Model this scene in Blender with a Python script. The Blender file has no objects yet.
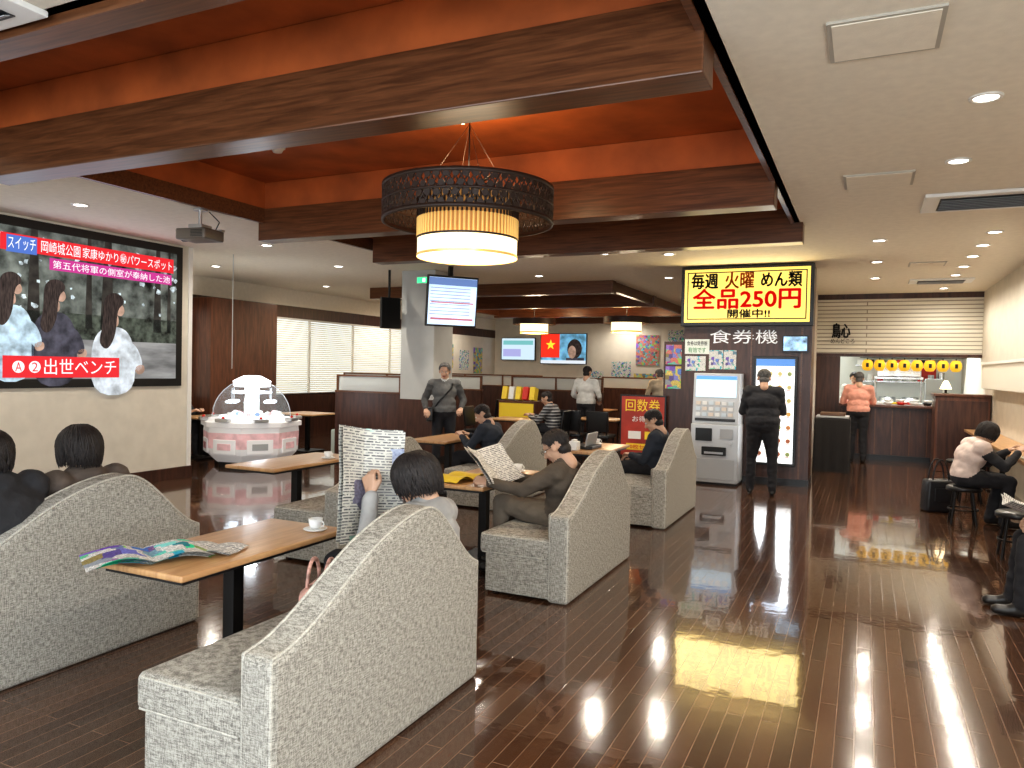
import bpy, bmesh, math, random
import numpy as np
from mathutils import Vector, Matrix, Euler, noise
random.seed(7)
D=bpy.data; S=bpy.context.scene; COL=S.collection
try:
    S.view_settings.view_transform='Standard'
    S.view_settings.look='Medium High Contrast'
except Exception as e: print(e)
rad=math.radians
# ------------------------------------------------------------------ materials
def base(name):
    m=D.materials.new(name); m.use_nodes=True
    n=m.node_tree.nodes; l=m.node_tree.links
    return m,n,l,n['Principled BSDF']
def M(name,col,rough=.6,metal=0,emit=0,nscale=0,namt=.2,bump=0,bscale=60,coat=0,trans=0,alpha=1,stretch=None,emcol=None,bdist=.01,det=5):
    m,n,l,b=base(name)
    c=(col[0],col[1],col[2],1)
    b.inputs['Base Color'].default_value=c
    b.inputs['Roughness'].default_value=rough
    b.inputs['Metallic'].default_value=metal
    b.inputs['Coat Weight'].default_value=coat
    b.inputs['Transmission Weight'].default_value=trans
    b.inputs['Alpha'].default_value=alpha
    if emit:
        e=emcol or col
        b.inputs['Emission Color'].default_value=(e[0],e[1],e[2],1)
        b.inputs['Emission Strength'].default_value=emit
    if nscale or bump:
        tc=n.new('ShaderNodeTexCoord'); mp=n.new('ShaderNodeMapping')
        l.new(tc.outputs['Object'],mp.inputs['Vector'])
        if stretch: mp.inputs['Scale'].default_value=stretch
    if nscale:
        t=n.new('ShaderNodeTexNoise'); t.inputs['Scale'].default_value=nscale; t.inputs['Detail'].default_value=det
        l.new(mp.outputs[0],t.inputs['Vector'])
        r=n.new('ShaderNodeValToRGB')
        r.color_ramp.elements[0].position=.3; r.color_ramp.elements[1].position=.7
        r.color_ramp.elements[0].color=tuple(max(0,x*(1-namt)) for x in col)+(1,)
        r.color_ramp.elements[1].color=tuple(min(1,x*(1+namt)) for x in col)+(1,)
        l.new(t.outputs[0],r.inputs[0]); l.new(r.outputs[0],b.inputs['Base Color'])
        if emit and not emcol: l.new(r.outputs[0],b.inputs['Emission Color'])
    if bump:
        t2=n.new('ShaderNodeTexNoise'); t2.inputs['Scale'].default_value=bscale; t2.inputs['Detail'].default_value=3
        l.new(mp.outputs[0],t2.inputs['Vector'])
        bp=n.new('ShaderNodeBump'); bp.inputs['Strength'].default_value=bump; bp.inputs['Distance'].default_value=bdist
        l.new(t2.outputs[0],bp.inputs['Height']); l.new(bp.outputs[0],b.inputs['Normal'])
    return m
def floor_mat():
    m,n,l,b=base('floor_glossy_planks')
    tc=n.new('ShaderNodeTexCoord'); mp=n.new('ShaderNodeMapping')
    mp.inputs['Rotation'].default_value=(0,0,rad(90))
    l.new(tc.outputs['Object'],mp.inputs['Vector'])
    br=n.new('ShaderNodeTexBrick'); br.inputs['Scale'].default_value=1
    br.inputs['Brick Width'].default_value=.9; br.inputs['Row Height'].default_value=.078
    br.inputs['Mortar Size'].default_value=.0018; br.inputs['Mortar Smooth'].default_value=.1; br.offset=.37
    br.inputs['Color1'].default_value=(.150,.070,.036,1); br.inputs['Color2'].default_value=(.080,.037,.020,1)
    br.inputs['Mortar'].default_value=(.34,.22,.14,1)
    l.new(mp.outputs[0],br.inputs['Vector'])
    mp2=n.new('ShaderNodeMapping'); mp2.inputs['Scale'].default_value=(40,2.5,1)
    l.new(tc.outputs['Object'],mp2.inputs['Vector'])
    ns=n.new('ShaderNodeTexNoise'); ns.inputs['Scale'].default_value=1.6; ns.inputs['Detail'].default_value=6
    l.new(mp2.outputs[0],ns.inputs['Vector'])
    mx=n.new('ShaderNodeMixRGB'); mx.blend_type='MULTIPLY'; mx.inputs[0].default_value=.6
    l.new(br.outputs[0],mx.inputs[1]); l.new(ns.outputs[0],mx.inputs[2])
    l.new(mx.outputs[0],b.inputs['Base Color'])
    b.inputs['Roughness'].default_value=.12; b.inputs['IOR'].default_value=1.5
    b.inputs['Coat Weight'].default_value=.6; b.inputs['Coat Roughness'].default_value=.02; b.inputs['Coat IOR'].default_value=1.5
    b1=n.new('ShaderNodeBump'); b1.inputs['Strength'].default_value=.5; b1.inputs['Distance'].default_value=.0018; b1.invert=True
    l.new(br.outputs['Fac'],b1.inputs['Height'])
    n2=n.new('ShaderNodeTexNoise'); n2.inputs['Scale'].default_value=9; n2.inputs['Detail'].default_value=2
    l.new(tc.outputs['Object'],n2.inputs['Vector'])
    b2=n.new('ShaderNodeBump'); b2.inputs['Strength'].default_value=.11; b2.inputs['Distance'].default_value=.005
    l.new(n2.outputs[0],b2.inputs['Height']); l.new(b1.outputs[0],b2.inputs['Normal'])
    l.new(b2.outputs[0],b.inputs['Normal']); l.new(b2.outputs[0],b.inputs['Coat Normal'])
    return m
def fabric_mat(name,cA,cB):
    m,n,l,b=base(name)
    tc=n.new('ShaderNodeTexCoord'); outs=[]
    for sc in ((34,34,210),(210,210,34),(330,330,330)):
        mp=n.new('ShaderNodeMapping'); mp.inputs['Scale'].default_value=sc
        l.new(tc.outputs['Object'],mp.inputs['Vector'])
        t=n.new('ShaderNodeTexNoise'); t.inputs['Scale'].default_value=1; t.inputs['Detail'].default_value=2
        l.new(mp.outputs[0],t.inputs['Vector']); outs.append(t)
    a=n.new('ShaderNodeMath'); a.operation='ADD'; l.new(outs[0].outputs[0],a.inputs[0]); l.new(outs[1].outputs[0],a.inputs[1])
    a2=n.new('ShaderNodeMath'); a2.operation='ADD'; l.new(a.outputs[0],a2.inputs[0]); l.new(outs[2].outputs[0],a2.inputs[1])
    d=n.new('ShaderNodeMath'); d.operation='DIVIDE'; d.inputs[1].default_value=3; l.new(a2.outputs[0],d.inputs[0])
    r=n.new('ShaderNodeValToRGB'); r.color_ramp.elements[0].position=.42; r.color_ramp.elements[1].position=.57
    r.color_ramp.elements[0].color=cB+(1,); r.color_ramp.elements[1].color=cA+(1,)
    l.new(d.outputs[0],r.inputs[0]); l.new(r.outputs[0],b.inputs['Base Color'])
    b.inputs['Roughness'].default_value=.95
    bp=n.new('ShaderNodeBump'); bp.inputs['Strength'].default_value=.5; bp.inputs['Distance'].default_value=.004
    l.new(d.outputs[0],bp.inputs['Height']); l.new(bp.outputs[0],b.inputs['Normal'])
    return m
def wood_mat(name,cA,cB,stretch,rough=.4,scale=3,bump=.05):
    m,n,l,b=base(name)
    tc=n.new('ShaderNodeTexCoord'); mp=n.new('ShaderNodeMapping'); mp.inputs['Scale'].default_value=stretch
    l.new(tc.outputs['Object'],mp.inputs['Vector'])
    t=n.new('ShaderNodeTexNoise'); t.inputs['Scale'].default_value=scale; t.inputs['Detail'].default_value=8; t.inputs['Distortion'].default_value=.6
    l.new(mp.outputs[0],t.inputs['Vector'])
    r=n.new('ShaderNodeValToRGB'); r.color_ramp.elements[0].position=.32; r.color_ramp.elements[1].position=.68
    r.color_ramp.elements[0].color=cB+(1,); r.color_ramp.elements[1].color=cA+(1,)
    l.new(t.outputs[0],r.inputs[0]); l.new(r.outputs[0],b.inputs['Base Color'])
    b.inputs['Roughness'].default_value=rough
    bp=n.new('ShaderNodeBump'); bp.inputs['Strength'].default_value=bump; bp.inputs['Distance'].default_value=.003
    l.new(t.outputs[0],bp.inputs['Height']); l.new(bp.outputs[0],b.inputs['Normal'])
    return m
def print_mat(name,colour=.2,dens=1.0,paper=(.72,.70,.66),emit=0,sat=.9,thr=.53):
    m,n,l,b=base(name)
    tc=n.new('ShaderNodeTexCoord')
    br=n.new('ShaderNodeTexBrick'); br.inputs['Scale'].default_value=dens
    br.inputs['Brick Width'].default_value=.16; br.inputs['Row Height'].default_value=.022; br.inputs['Mortar Size'].default_value=.006
    br.inputs['Color1'].default_value=(.08,.08,.09,1); br.inputs['Color2'].default_value=(.34,.34,.34,1)
    br.inputs['Mortar'].default_value=paper+(1,)
    l.new(tc.outputs['UV'],br.inputs['Vector'])
    mpw=n.new('ShaderNodeMapping'); mpw.inputs['Scale'].default_value=(26*dens,26*dens,1); l.new(tc.outputs['UV'],mpw.inputs['Vector'])
    wn=n.new('ShaderNodeTexNoise'); wn.inputs['Scale'].default_value=1.2; wn.inputs['Detail'].default_value=4; l.new(mpw.outputs[0],wn.inputs['Vector'])
    wg=n.new('ShaderNodeMath'); wg.operation='GREATER_THAN'; wg.inputs[1].default_value=thr; l.new(wn.outputs[0],wg.inputs[0])
    mw=n.new('ShaderNodeMixRGB'); mw.inputs[2].default_value=paper+(1,); l.new(wg.outputs[0],mw.inputs[0]); l.new(br.outputs[0],mw.inputs[1])
    v=n.new('ShaderNodeTexVoronoi'); v.distance='CHEBYCHEV'; v.inputs['Scale'].default_value=5.5*dens
    l.new(tc.outputs['UV'],v.inputs['Vector'])
    sep=n.new('ShaderNodeSeparateColor'); l.new(v.outputs['Color'],sep.inputs[0])
    gt=n.new('ShaderNodeMath'); gt.operation='LESS_THAN'; gt.inputs[1].default_value=colour; l.new(sep.outputs[0],gt.inputs[0])
    hs=n.new('ShaderNodeHueSaturation'); hs.inputs['Saturation'].default_value=sat; hs.inputs['Value'].default_value=.7
    l.new(v.outputs['Color'],hs.inputs['Color'])
    pn=n.new('ShaderNodeTexNoise'); pn.inputs['Scale'].default_value=40*dens; l.new(tc.outputs['UV'],pn.inputs['Vector'])
    pm=n.new('ShaderNodeMixRGB'); pm.blend_type='OVERLAY'; pm.inputs[0].default_value=.8; l.new(hs.outputs[0],pm.inputs[1]); l.new(pn.outputs[0],pm.inputs[2])
    mx=n.new('ShaderNodeMixRGB'); l.new(gt.outputs[0],mx.inputs[0]); l.new(mw.outputs[0],mx.inputs[1]); l.new(pm.outputs[0],mx.inputs[2])
    l.new(mx.outputs[0],b.inputs['Base Color']); b.inputs['Roughness'].default_value=.7
    if emit:
        l.new(mx.outputs[0],b.inputs['Emission Color']); b.inputs['Emission Strength'].default_value=emit
    return m
def strip_mat(name,c1,c2,mort,w,h,rough=.6):
    m,n,l,b=base(name)
    tc=n.new('ShaderNodeTexCoord'); mp=n.new('ShaderNodeMapping'); mp.inputs['Rotation'].default_value=(rad(-90),0,0)
    l.new(tc.outputs['Object'],mp.inputs['Vector'])
    br=n.new('ShaderNodeTexBrick'); br.inputs['Scale'].default_value=1
    br.inputs['Brick Width'].default_value=w; br.inputs['Row Height'].default_value=h; br.inputs['Mortar Size'].default_value=.009
    br.inputs['Color1'].default_value=c1+(1,); br.inputs['Color2'].default_value=c2+(1,); br.inputs['Mortar'].default_value=mort+(1,)
    l.new(mp.outputs[0],br.inputs['Vector']); l.new(br.outputs[0],b.inputs['Base Color']); b.inputs['Roughness'].default_value=rough
    bp=n.new('ShaderNodeBump'); bp.invert=True; bp.inputs['Distance'].default_value=.02; l.new(br.outputs['Fac'],bp.inputs['Height']); l.new(bp.outputs[0],b.inputs['Normal'])
    return m

FLOOR=floor_mat()
FAB=fabric_mat('sofa_tweed',(.50,.475,.42),(.17,.158,.138))
PIPE=fabric_mat('sofa_piping',(.60,.57,.50),(.34,.325,.29))
CEIL=M('ceiling_beige',(.80,.74,.63),.8,nscale=14,namt=.04,bump=.15,bscale=120)
WALLB=M('wallpaper_beige',(.66,.61,.52),.8,nscale=6,namt=.05,bump=.15,bscale=160)
WALLW=M('wall_cream',(.72,.68,.60),.8,nscale=4,namt=.05)
ORANGE=M('coffer_orange_paint',(.43,.112,.026),.65,nscale=2.5,namt=.25,bump=.08,bscale=40)
BEAM=wood_mat('beam_walnut',(.175,.070,.029),(.080,.031,.013),(1.2,20,20),.3,2.2)
DKWOOD=wood_mat('dark_wood_panel',(.085,.035,.022),(.035,.014,.010),(8,8,1),.35,2.5)
REDWOOD=wood_mat('mahogany_panel',(.15,.058,.03),(.075,.028,.016),(8,8,1),.35,2.5)
TABLEW=wood_mat('table_beech',(.58,.35,.17),(.44,.24,.11),(18,1.5,1),.3,2.5,.02)
BLACK=M('black_plastic',(.012,.012,.013),.35)
BLKMET=M('black_metal',(.02,.018,.017),.4,metal=.6)
WHITE=M('white_paint',(.78,.76,.72),.5)
WHITEP=M('white_plastic',(.8,.8,.78),.35)
GREYP=M('grey_plastic',(.42,.43,.44),.4)
SILVER=M('silver_metal',(.55,.56,.57),.3,metal=.8)
STEEL=M('stainless',(.55,.55,.55),.25,metal=.9,nscale=8,namt=.2)
GLOW=M('lamp_disc',(1,.95,.87),.5,emit=10)
GLASS=M('clear_glass',(.9,.95,.95),.05,alpha=.07)
FROST=M('frosted_glass',(.62,.64,.62),.4,alpha=.6)
RED=M('sign_red',(.62,.03,.02),.5)
YEL=M('sign_yellow',(.85,.62,.05),.5)

# ------------------------------------------------------------------ mesh builder
def lnk(ob): COL.objects.link(ob); return ob
class MB:
    def __init__(s): s.V=[];s.F=[];s.MI=[];s.SM=[];s.mats=[];s.uv={}
    def mi(s,m):
        if m not in s.mats: s.mats.append(m)
        return s.mats.index(m)
    def raw(s,verts,faces,mat,smooth=False,mx=None):
        o=len(s.V); k=s.mi(mat)
        for v in verts:
            v=Vector(v)
            if mx is not None: v=mx@v
            s.V.append(v)
        for f in faces:
            s.F.append([i+o for i in f]); s.MI.append(k); s.SM.append(smooth)
    def bm(s,b,mat,smooth=False,mx=None):
        b.verts.index_update()
        s.raw([v.co.copy() for v in b.verts],[[v.index for v in f.verts] for f in b.faces],mat,smooth,mx); b.free()
    def box(s,c,d,mat,bev=0,seg=2,rot=None,smooth=None):
        b=bmesh.new(); bmesh.ops.create_cube(b,size=1)
        bmesh.ops.scale(b,vec=d,verts=b.verts)
        if bev: bmesh.ops.bevel(b,geom=b.edges[:],offset=bev,segments=seg,profile=.6,affect='EDGES')
        mx=Matrix.Translation(c)
        if rot: mx=mx@Euler(rot).to_matrix().to_4x4()
        s.bm(b,mat,bool(bev) and seg>2 if smooth is None else smooth,mx)
    def bb(s,x0,x1,y0,y1,z0,z1,mat,bev=0,seg=2):
        s.box(((x0+x1)/2,(y0+y1)/2,(z0+z1)/2),(abs(x1-x0),abs(y1-y0),abs(z1-z0)),mat,bev,seg)
    def cyl(s,p0,p1,r0,mat,r1=None,n=24,smooth=True,caps=True):
        r1=r0 if r1 is None else r1
        p0=Vector(p0);p1=Vector(p1); q=(p1-p0).normalized().to_track_quat('Z','Y').to_matrix()
        v=[];f=[]
        for i in range(n):
            a=2*math.pi*i/n; v.append(p0+q@Vector((r0*math.cos(a),r0*math.sin(a),0)))
        for i in range(n):
            a=2*math.pi*i/n; v.append(p1+q@Vector((r1*math.cos(a),r1*math.sin(a),0)))
        for i in range(n): f.append([i,(i+1)%n,n+(i+1)%n,n+i])
        s.raw(v,f,mat,smooth)
        if caps: s.raw(v,[list(range(n))[::-1],list(range(n,2*n))],mat,False)
    def lathe(s,prof,c,mat,n=32,smooth=True,close=False):
        v=[];f=[]
        for (r,z) in prof:
            for i in range(n):
                a=2*math.pi*i/n; v.append((c[0]+r*math.cos(a),c[1]+r*math.sin(a),c[2]+z))
        for j in range(len(prof)-1):
            for i in range(n):
                f.append([j*n+i,j*n+(i+1)%n,(j+1)*n+(i+1)%n,(j+1)*n+i])
        s.raw(v,f,mat,smooth)
    def ell(s,c,r,mat,n=20,rot=None):
        b=bmesh.new(); bmesh.ops.create_uvsphere(b,u_segments=n,v_segments=max(6,n*2//3),radius=1)
        bmesh.ops.scale(b,vec=r,verts=b.verts)
        mx=Matrix.Translation(c)
        if rot: mx=mx@Euler(rot).to_matrix().to_4x4()
        s.bm(b,mat,True,mx)
    def prism(s,pts,axis,lo,hi,mat,bev=0,smooth=False):
        b=bmesh.new()
        def mk(p,t):
            return {'x':(t,p[0],p[1]),'y':(p[0],t,p[1]),'z':(p[0],p[1],t)}[axis]
        A=[b.verts.new(mk(p,lo)) for p in pts]; B=[b.verts.new(mk(p,hi)) for p in pts]
        b.faces.new(A); b.faces.new(B[::-1]); n=len(pts)
        for i in range(n): b.faces.new([A[i],B[i],B[(i+1)%n],A[(i+1)%n]])
        bmesh.ops.recalc_face_normals(b,faces=b.faces)
        if bev:
            es=[e for e in b.edges if len(e.link_faces)==2 and e.calc_face_angle(0)>.9]
            bmesh.ops.bevel(b,geom=es,offset=bev,segments=3,profile=.5,affect='EDGES')
        s.bm(b,mat,smooth)
    def tube(s,pts,r,mat,n=8):
        for i in range(len(pts)-1): s.cyl(pts[i],pts[i+1],r,mat,n=n)
    def strand(s,pts,rs,mat,n=5):
        V=[];F=[]; m=len(pts)
        for j,p in enumerate(pts):
            d=(pts[min(j+1,m-1)]-pts[max(j-1,0)]).normalized(); q=d.to_track_quat('Z','Y').to_matrix()
            for i in range(n):
                a=2*math.pi*i/n; V.append(p+q@Vector((rs[j]*math.cos(a),rs[j]*math.sin(a),0)))
        for j in range(m-1):
            for i in range(n): F.append([j*n+i,j*n+(i+1)%n,(j+1)*n+(i+1)%n,(j+1)*n+i])
        s.raw(V,F,mat,True)
    def done(s,name,loc=(0,0,0),rz=0,parent=None):
        me=D.meshes.new(name); me.from_pydata([tuple(v) for v in s.V],[],s.F)
        for m in s.mats: me.materials.append(m)
        me.polygons.foreach_set('material_index',s.MI); me.polygons.foreach_set('use_smooth',s.SM)
        me.update()
        ob=lnk(D.objects.new(name,me)); ob.location=loc; ob.rotation_euler=(0,0,rz)
        if parent: ob.parent=parent
        return ob
def setparent(ch,pa):
    bpy.context.view_layer.update()
    ch.parent=pa; ch.matrix_parent_inverse=pa.matrix_world.inverted()
def text(body,w,h,loc,rot,mat,parent,name='lettering',ext=.002):
    cu=D.curves.new(name,'FONT'); cu.body=body; cu.align_x='CENTER'; cu.align_y='CENTER'; cu.extrude=ext; cu.resolution_u=3
    ob=lnk(D.objects.new(name,cu)); bpy.context.view_layer.update()
    dx,dy=ob.dimensions.x,ob.dimensions.y
    if dx<1e-4 or dy<1e-4:
        print('TEXT EMPTY',body); D.objects.remove(ob); return None
    bbx=[Vector(v) for v in ob.bound_box]; c=sum(bbx,Vector())/8
    me=D.meshes.new_from_object(ob.evaluated_get(bpy.context.evaluated_depsgraph_get()))
    D.objects.remove(ob)
    sx=w/dx; sy=h/dy
    for v in me.vertices: v.co=Vector(((v.co.x-c.x)*sx,(v.co.y-c.y)*sy,v.co.z))
    me.materials.clear(); me.materials.append(mat)
    ob=lnk(D.objects.new(name,me)); ob.location=loc; ob.rotation_euler=rot
    setparent(ob,parent); return ob
FY=(rad(90),0,0)
FX=(rad(90),0,rad(90))

def sheet(name,w,h,mat,nx=16,ny=8,fn=None,uvs=1.0):
    me=D.meshes.new(name); V=[];F=[];UV=[]
    for j in range(ny+1):
        for i in range(nx+1):
            u=i/nx; v=j/ny
            p=Vector(((u-.5)*w,(v-.5)*h,0))
            if fn: p=fn(p,u,v)
            V.append(tuple(p)); UV.append((u*w*uvs*2,v*h*uvs*2))
    for j in range(ny):
        for i in range(nx):
            a=j*(nx+1)+i; F.append((a,a+1,a+nx+2,a+nx+1))
    me.from_pydata(V,[],F); uvl=me.uv_layers.new(name='UVMap')
    for lp in me.loops: uvl.data[lp.index].uv=UV[lp.vertex_index]
    me.materials.append(mat); me.polygons.foreach_set('use_smooth',[True]*len(F)); me.update()
    ob=lnk(D.objects.new(name,me)); return ob

# ------------------------------------------------------------------ room shell
X0,X1,YB,YF=-11.0,1.9,-3.0,22.0
CZ=3.15
b=MB(); b.bb(X0-.1,X1+.1,YB-.1,YF+.1,-.1,0,FLOOR); b.done('floor')
cof=[(-6.1,-.7,2.2,8.4),(-9.0,-4.1,12.6,20.8)]
b=MB()
def crect(x0,x1,y0,y1): b.bb(x0,x1,y0,y1,CZ,CZ+.08,CEIL)
crect(X0,X1,YB,2.2); crect(X0,-6.1,2.2,8.4); crect(-.7,X1,2.2,8.4); crect(X0,X1,8.4,12.6)
crect(X0,-9,12.6,20.8); crect(-4.1,X1,12.6,20.8); crect(X0,X1,20.8,YF)
for (a,c,d,e) in cof:
    b.bb(a,c,d,e,3.6,3.66,ORANGE)
    b.bb(a-.05,a,d,e,CZ,3.6,ORANGE); b.bb(c,c+.05,d,e,CZ,3.6,ORANGE)
    b.bb(a,c,d-.05,d,CZ,3.6,ORANGE); b.bb(a,c,e,e+.05,CZ,3.6,ORANGE)
b.done('ceiling')
def beam(name,x0,x1,y,th=.2,z0=2.95,z1=3.3):
    b=MB(); b.bb(x0,x1,y,y+th,z0,z1,BEAM,.008)
    b.bb(x0+.02,x1-.02,y+.04,y+th-.04,z1,3.595,ORANGE)
    return b.done(name)
b=MB(); b.bb(-6.1,-.7,2.2,2.36,3.1,3.3,BEAM); b.bb(-6.08,-.72,2.2,2.3,3.3,3.59,ORANGE); b.done('ceiling_beam')
beam('ceiling_beam',-6.15,-.7,3.44,.24); beam('ceiling_beam',-6.15,-.7,6.36,.22); beam('ceiling_beam',-5.95,-.62,8.22,.22,2.95,3.3)
for y in (12.5,15.3,18.1,20.8): beam('ceiling_beam',-9.1,-4.0,y,.22,2.93,3.3)
b=MB(); b.bb(-.74,-.70,2.2,8.4,3.14,3.26,BEAM); b.bb(-6.10,-6.06,2.2,8.4,3.14,3.3,BEAM); b.done('trim_1')
b=MB(); b.bb(-4.14,-4.04,12.6,20.8,2.98,3.3,BEAM); b.bb(-9.04,-8.94,12.6,20.8,2.98,3.3,BEAM); b.done('trim_2')
b=MB(); b.bb(X1,X1+.1,.9,19.2,0,CZ,WALLB); b.bb(X1,X1+.1,YB,.9,0,.7,WALLB); b.bb(X1,X1+.1,YB,.9,2.6,CZ,WALLB); b.bb(X1,X1+.1,YB,-2.6,.7,2.6,WALLB); b.done('wall_right')
b=MB(); b.bb(-8.55,-8.4,YB,7.45,0,CZ,WALLB); b.done('wall_left')
b=MB(); b.bb(-8.4,-8.375,YB,7.46,0,.16,DKWOOD); b.bb(-8.56,-8.375,7.45,7.475,0,.16,DKWOOD); b.done('baseboard_left')
b=MB(); b.bb(-8.41,-8.385,7.40,7.46,.16,CZ,WHITE); b.done('trim_3')
b=MB(); b.bb(X0,-8.55,7.35,7.45,0,CZ,WALLB); b.done('wall_alcove')
b=MB(); b.bb(X0,-1.0,YF,YF+.1,0,CZ,WALLW); b.bb(X0,-1.0,YF-.02,YF,0,1.0,DKWOOD); b.done('wall_far')
b=MB(); b.bb(-1.0,-.88,11.9,YF,0,CZ,WALLW); b.done('wall_kitchen_side')
b=MB(); b.bb(X0-.1,X0,7.3,YF,0,.95,DKWOOD); b.bb(X0-.1,X0,7.3,YF,2.55,2.8,DKWOOD); b.bb(X0-.1,X0,7.3,YF,2.8,CZ,CEIL)
b.bb(X0-.1,X0,9.6,11.45,.95,2.55,REDWOOD); b.bb(X0-.1,X0,7.3,8.4,.95,2.55,WALLW); b.bb(X0-.1,X0,17.6,YF,.95,2.55,WALLW); b.done('wall_window_side')
b=MB(); b.bb(-10.99,-10.5,9.75,11.4,0,2.74,REDWOOD,.01); b.done('mahogany_pier')
DAY=M('daylight_glass',(.78,.84,.86),.3,emit=.85)
BLIND=M('venetian_slat',(.68,.64,.54),.5,emit=.16)  # slats emit slightly, standing in for daylight from outside
def window(y0,y1,name):
    b=MB(); b.bb(X0-.09,X0-.07,y0,y1,.95,2.55,DAY)
    n=34
    for i in range(n):
        z=1.0+i*(1.52/n); b.box((X0-.02,(y0+y1)/2,z),(.045,y1-y0-.06,.003),BLIND,rot=(0,rad(38),0))
    k=max(1,int((y1-y0)/1.4))
    for i in range(k+1):
        y=y0+(y1-y0)*i/k; b.bb(X0-.065,X0-.03,y-.03,y+.03,.95,2.55,WHITE)
    b.bb(X0-.065,X0-.0,y0,y1,.93,.97,WHITE); b.bb(X0-.065,X0-.0,y0,y1,2.51,2.55,WHITE)
    b.done(name)
window(11.45,17.6,'window_1'); window(8.4,9.6,'window_2')
b=MB(); b.bb(-8.55,X1,YB-.1,YB,0,.7,WALLB); b.bb(-8.55,X1,YB-.1,YB,2.7,CZ,WALLB); b.bb(-8.55,-7.5,YB-.1,YB,.7,2.7,WALLB); b.bb(1.0,X1,YB-.1,YB,.7,2.7,WALLB); b.done('wall_back')
b=MB(); b.bb(-7.5,1.0,YB-.08,YB-.06,.7,2.7,DAY)
for i in range(7):
    x=-7.5+8.5*i/6; b.bb(x-.04,x+.04,YB-.06,YB,.7,2.7,WHITE)
b.bb(-7.5,1.0,YB-.06,YB,.66,.74,WHITE); b.bb(-7.5,1.0,YB-.06,YB,2.66,2.74,WHITE); b.done('added_window_back')  # unseen glazing behind the camera, added as a source of soft fill
b=MB(); b.bb(X1+.06,X1+.08,-2.6,.9,.7,2.6,DAY)
for i in range(4):
    y=-2.6+3.5*i/3; b.bb(X1,X1+.06,y-.04,y+.04,.7,2.6,WHITE)
b.bb(X1,X1+.06,-2.6,.9,.66,.74,WHITE); b.bb(X1,X1+.06,-2.6,.9,2.56,2.64,WHITE); b.done('added_window_side')  # unseen right-wall glazing, added to brighten the near ceiling and sofa backs

# ------------------------------------------------------------------ lights
def area(name,loc,rot,sx,sy,p,col):
    l=D.lights.new(name,'AREA'); l.shape='RECTANGLE'; l.size=sx; l.size_y=sy; l.energy=p; l.color=col
    o=lnk(D.objects.new(name,l)); o.location=loc; o.rotation_euler=rot; return o
area('back_window_fill',(-3.2,YB+.05,1.7),(rad(90),0,0),8.2,1.9,250,(.82,.91,1.0))  # added soft fill lamp, set at the made-up back glazing
area('side_window_fill',(X1-.03,-.85,1.65),(0,rad(90),0),1.8,3.4,150,(.82,.91,1.0))  # added fill lamp from the right, set at the made-up side glazing
def point(name,loc,p,col,r=.1,parent=None):
    l=D.lights.new(name,'POINT'); l.energy=p; l.color=col; l.shadow_soft_size=r
    o=lnk(D.objects.new(name,l)); o.location=loc
    if parent: setparent(o,parent)
    return o
def downlight(x,y,p=55,z=CZ,col=(1,.92,.80)):
    b=MB(); b.lathe([(.085,0),(.085,-.008),(.065,-.010),(.06,0.0)],(0,0,0),WHITE,24); b.cyl((0,0,-.002),(0,0,-.005),.06,GLOW,n=20)
    o=b.done('downlight',(x,y,z-.001))
    l=D.lights.new('downlight_lamp','SPOT'); l.energy=p; l.color=col; l.spot_size=rad(165); l.spot_blend=.7; l.shadow_soft_size=.06
    q=lnk(D.objects.new('downlight_lamp',l)); q.location=(0,0,-.03); q.parent=o
for y in (.8,2.2,3.55,4.88,6.24): downlight(.56,y,82)
for y in (9.4,10.3,11.2,12.2,13.2,14.2,15.1): downlight(1.2,y,55)
for y in (9.6,11.4,13.3): downlight(.1,y,72)
for x,y in ((-7.2,2.5),(-7.2,5),(-7.2,7.6),(-9.6,9),(-9.8,12),(-7.6,9.6),(-5,9.6),(-3.2,9.6),(-5,11.6),(-7.6,11.8),(-3.0,12.4),(-3.0,15.5),(-3.0,19),(-10,15.5),(-10,19),(-6.5,21.3),(-2.4,9.9)):
    downlight(x,y,86)
W=D.worlds.new('world'); S.world=W; W.use_nodes=True
W.node_tree.nodes['Background'].inputs[0].default_value=(.9,.85,.75,1); W.node_tree.nodes['Background'].inputs[1].default_value=.15

# ------------------------------------------------------------------ ceiling fittings
def panel(x0,x1,y0,y1):
    b=MB()
    b.bb(x0,x1,y0,y1,CZ-.012,CZ,M('access_frame',(.45,.42,.36),.5)); b.bb(x0+.02,x1-.02,y0+.02,y1-.02,CZ-.016,CZ-.004,CEIL); b.done('ceiling_access_panel')
panel(-.2,.27,3.6,4.05); panel(-.2,.3,6.4,6.85); panel(.5,.95,11.6,12.0)
def vent(x0,x1,y0,y1):
    b=MB(); b.bb(x0,x1,y0,y1,CZ-.03,CZ,WHITEP,.008)
    n=7; ym=(y1-y0)
    b.bb(x0+.12,x1-.12,y0+.14*ym,y1-.14*ym,CZ-.034,CZ-.028,BLACK)
    for i in range(n):
        y=y0+ym*(.2+.6*i/(n-1)); b.box(((x0+x1)/2,y,CZ-.04),(x1-x0-.26,.03,.004),GREYP,rot=(rad(25),0,0))
    b.done('air_conditioner_vent')
vent(.42,1.5,7.3,8.0); vent(-4.4,-3.35,1.65,2.17); vent(.6,1.5,13.6,14.1)
b=MB(); b.lathe([(.001,-.05),(.04,-.048),(.055,-.02),(.07,-.01),(.07,0)],(0,0,0),WHITEP); b.done('smoke_detector',(-5.0,5.4,3.6))
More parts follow.
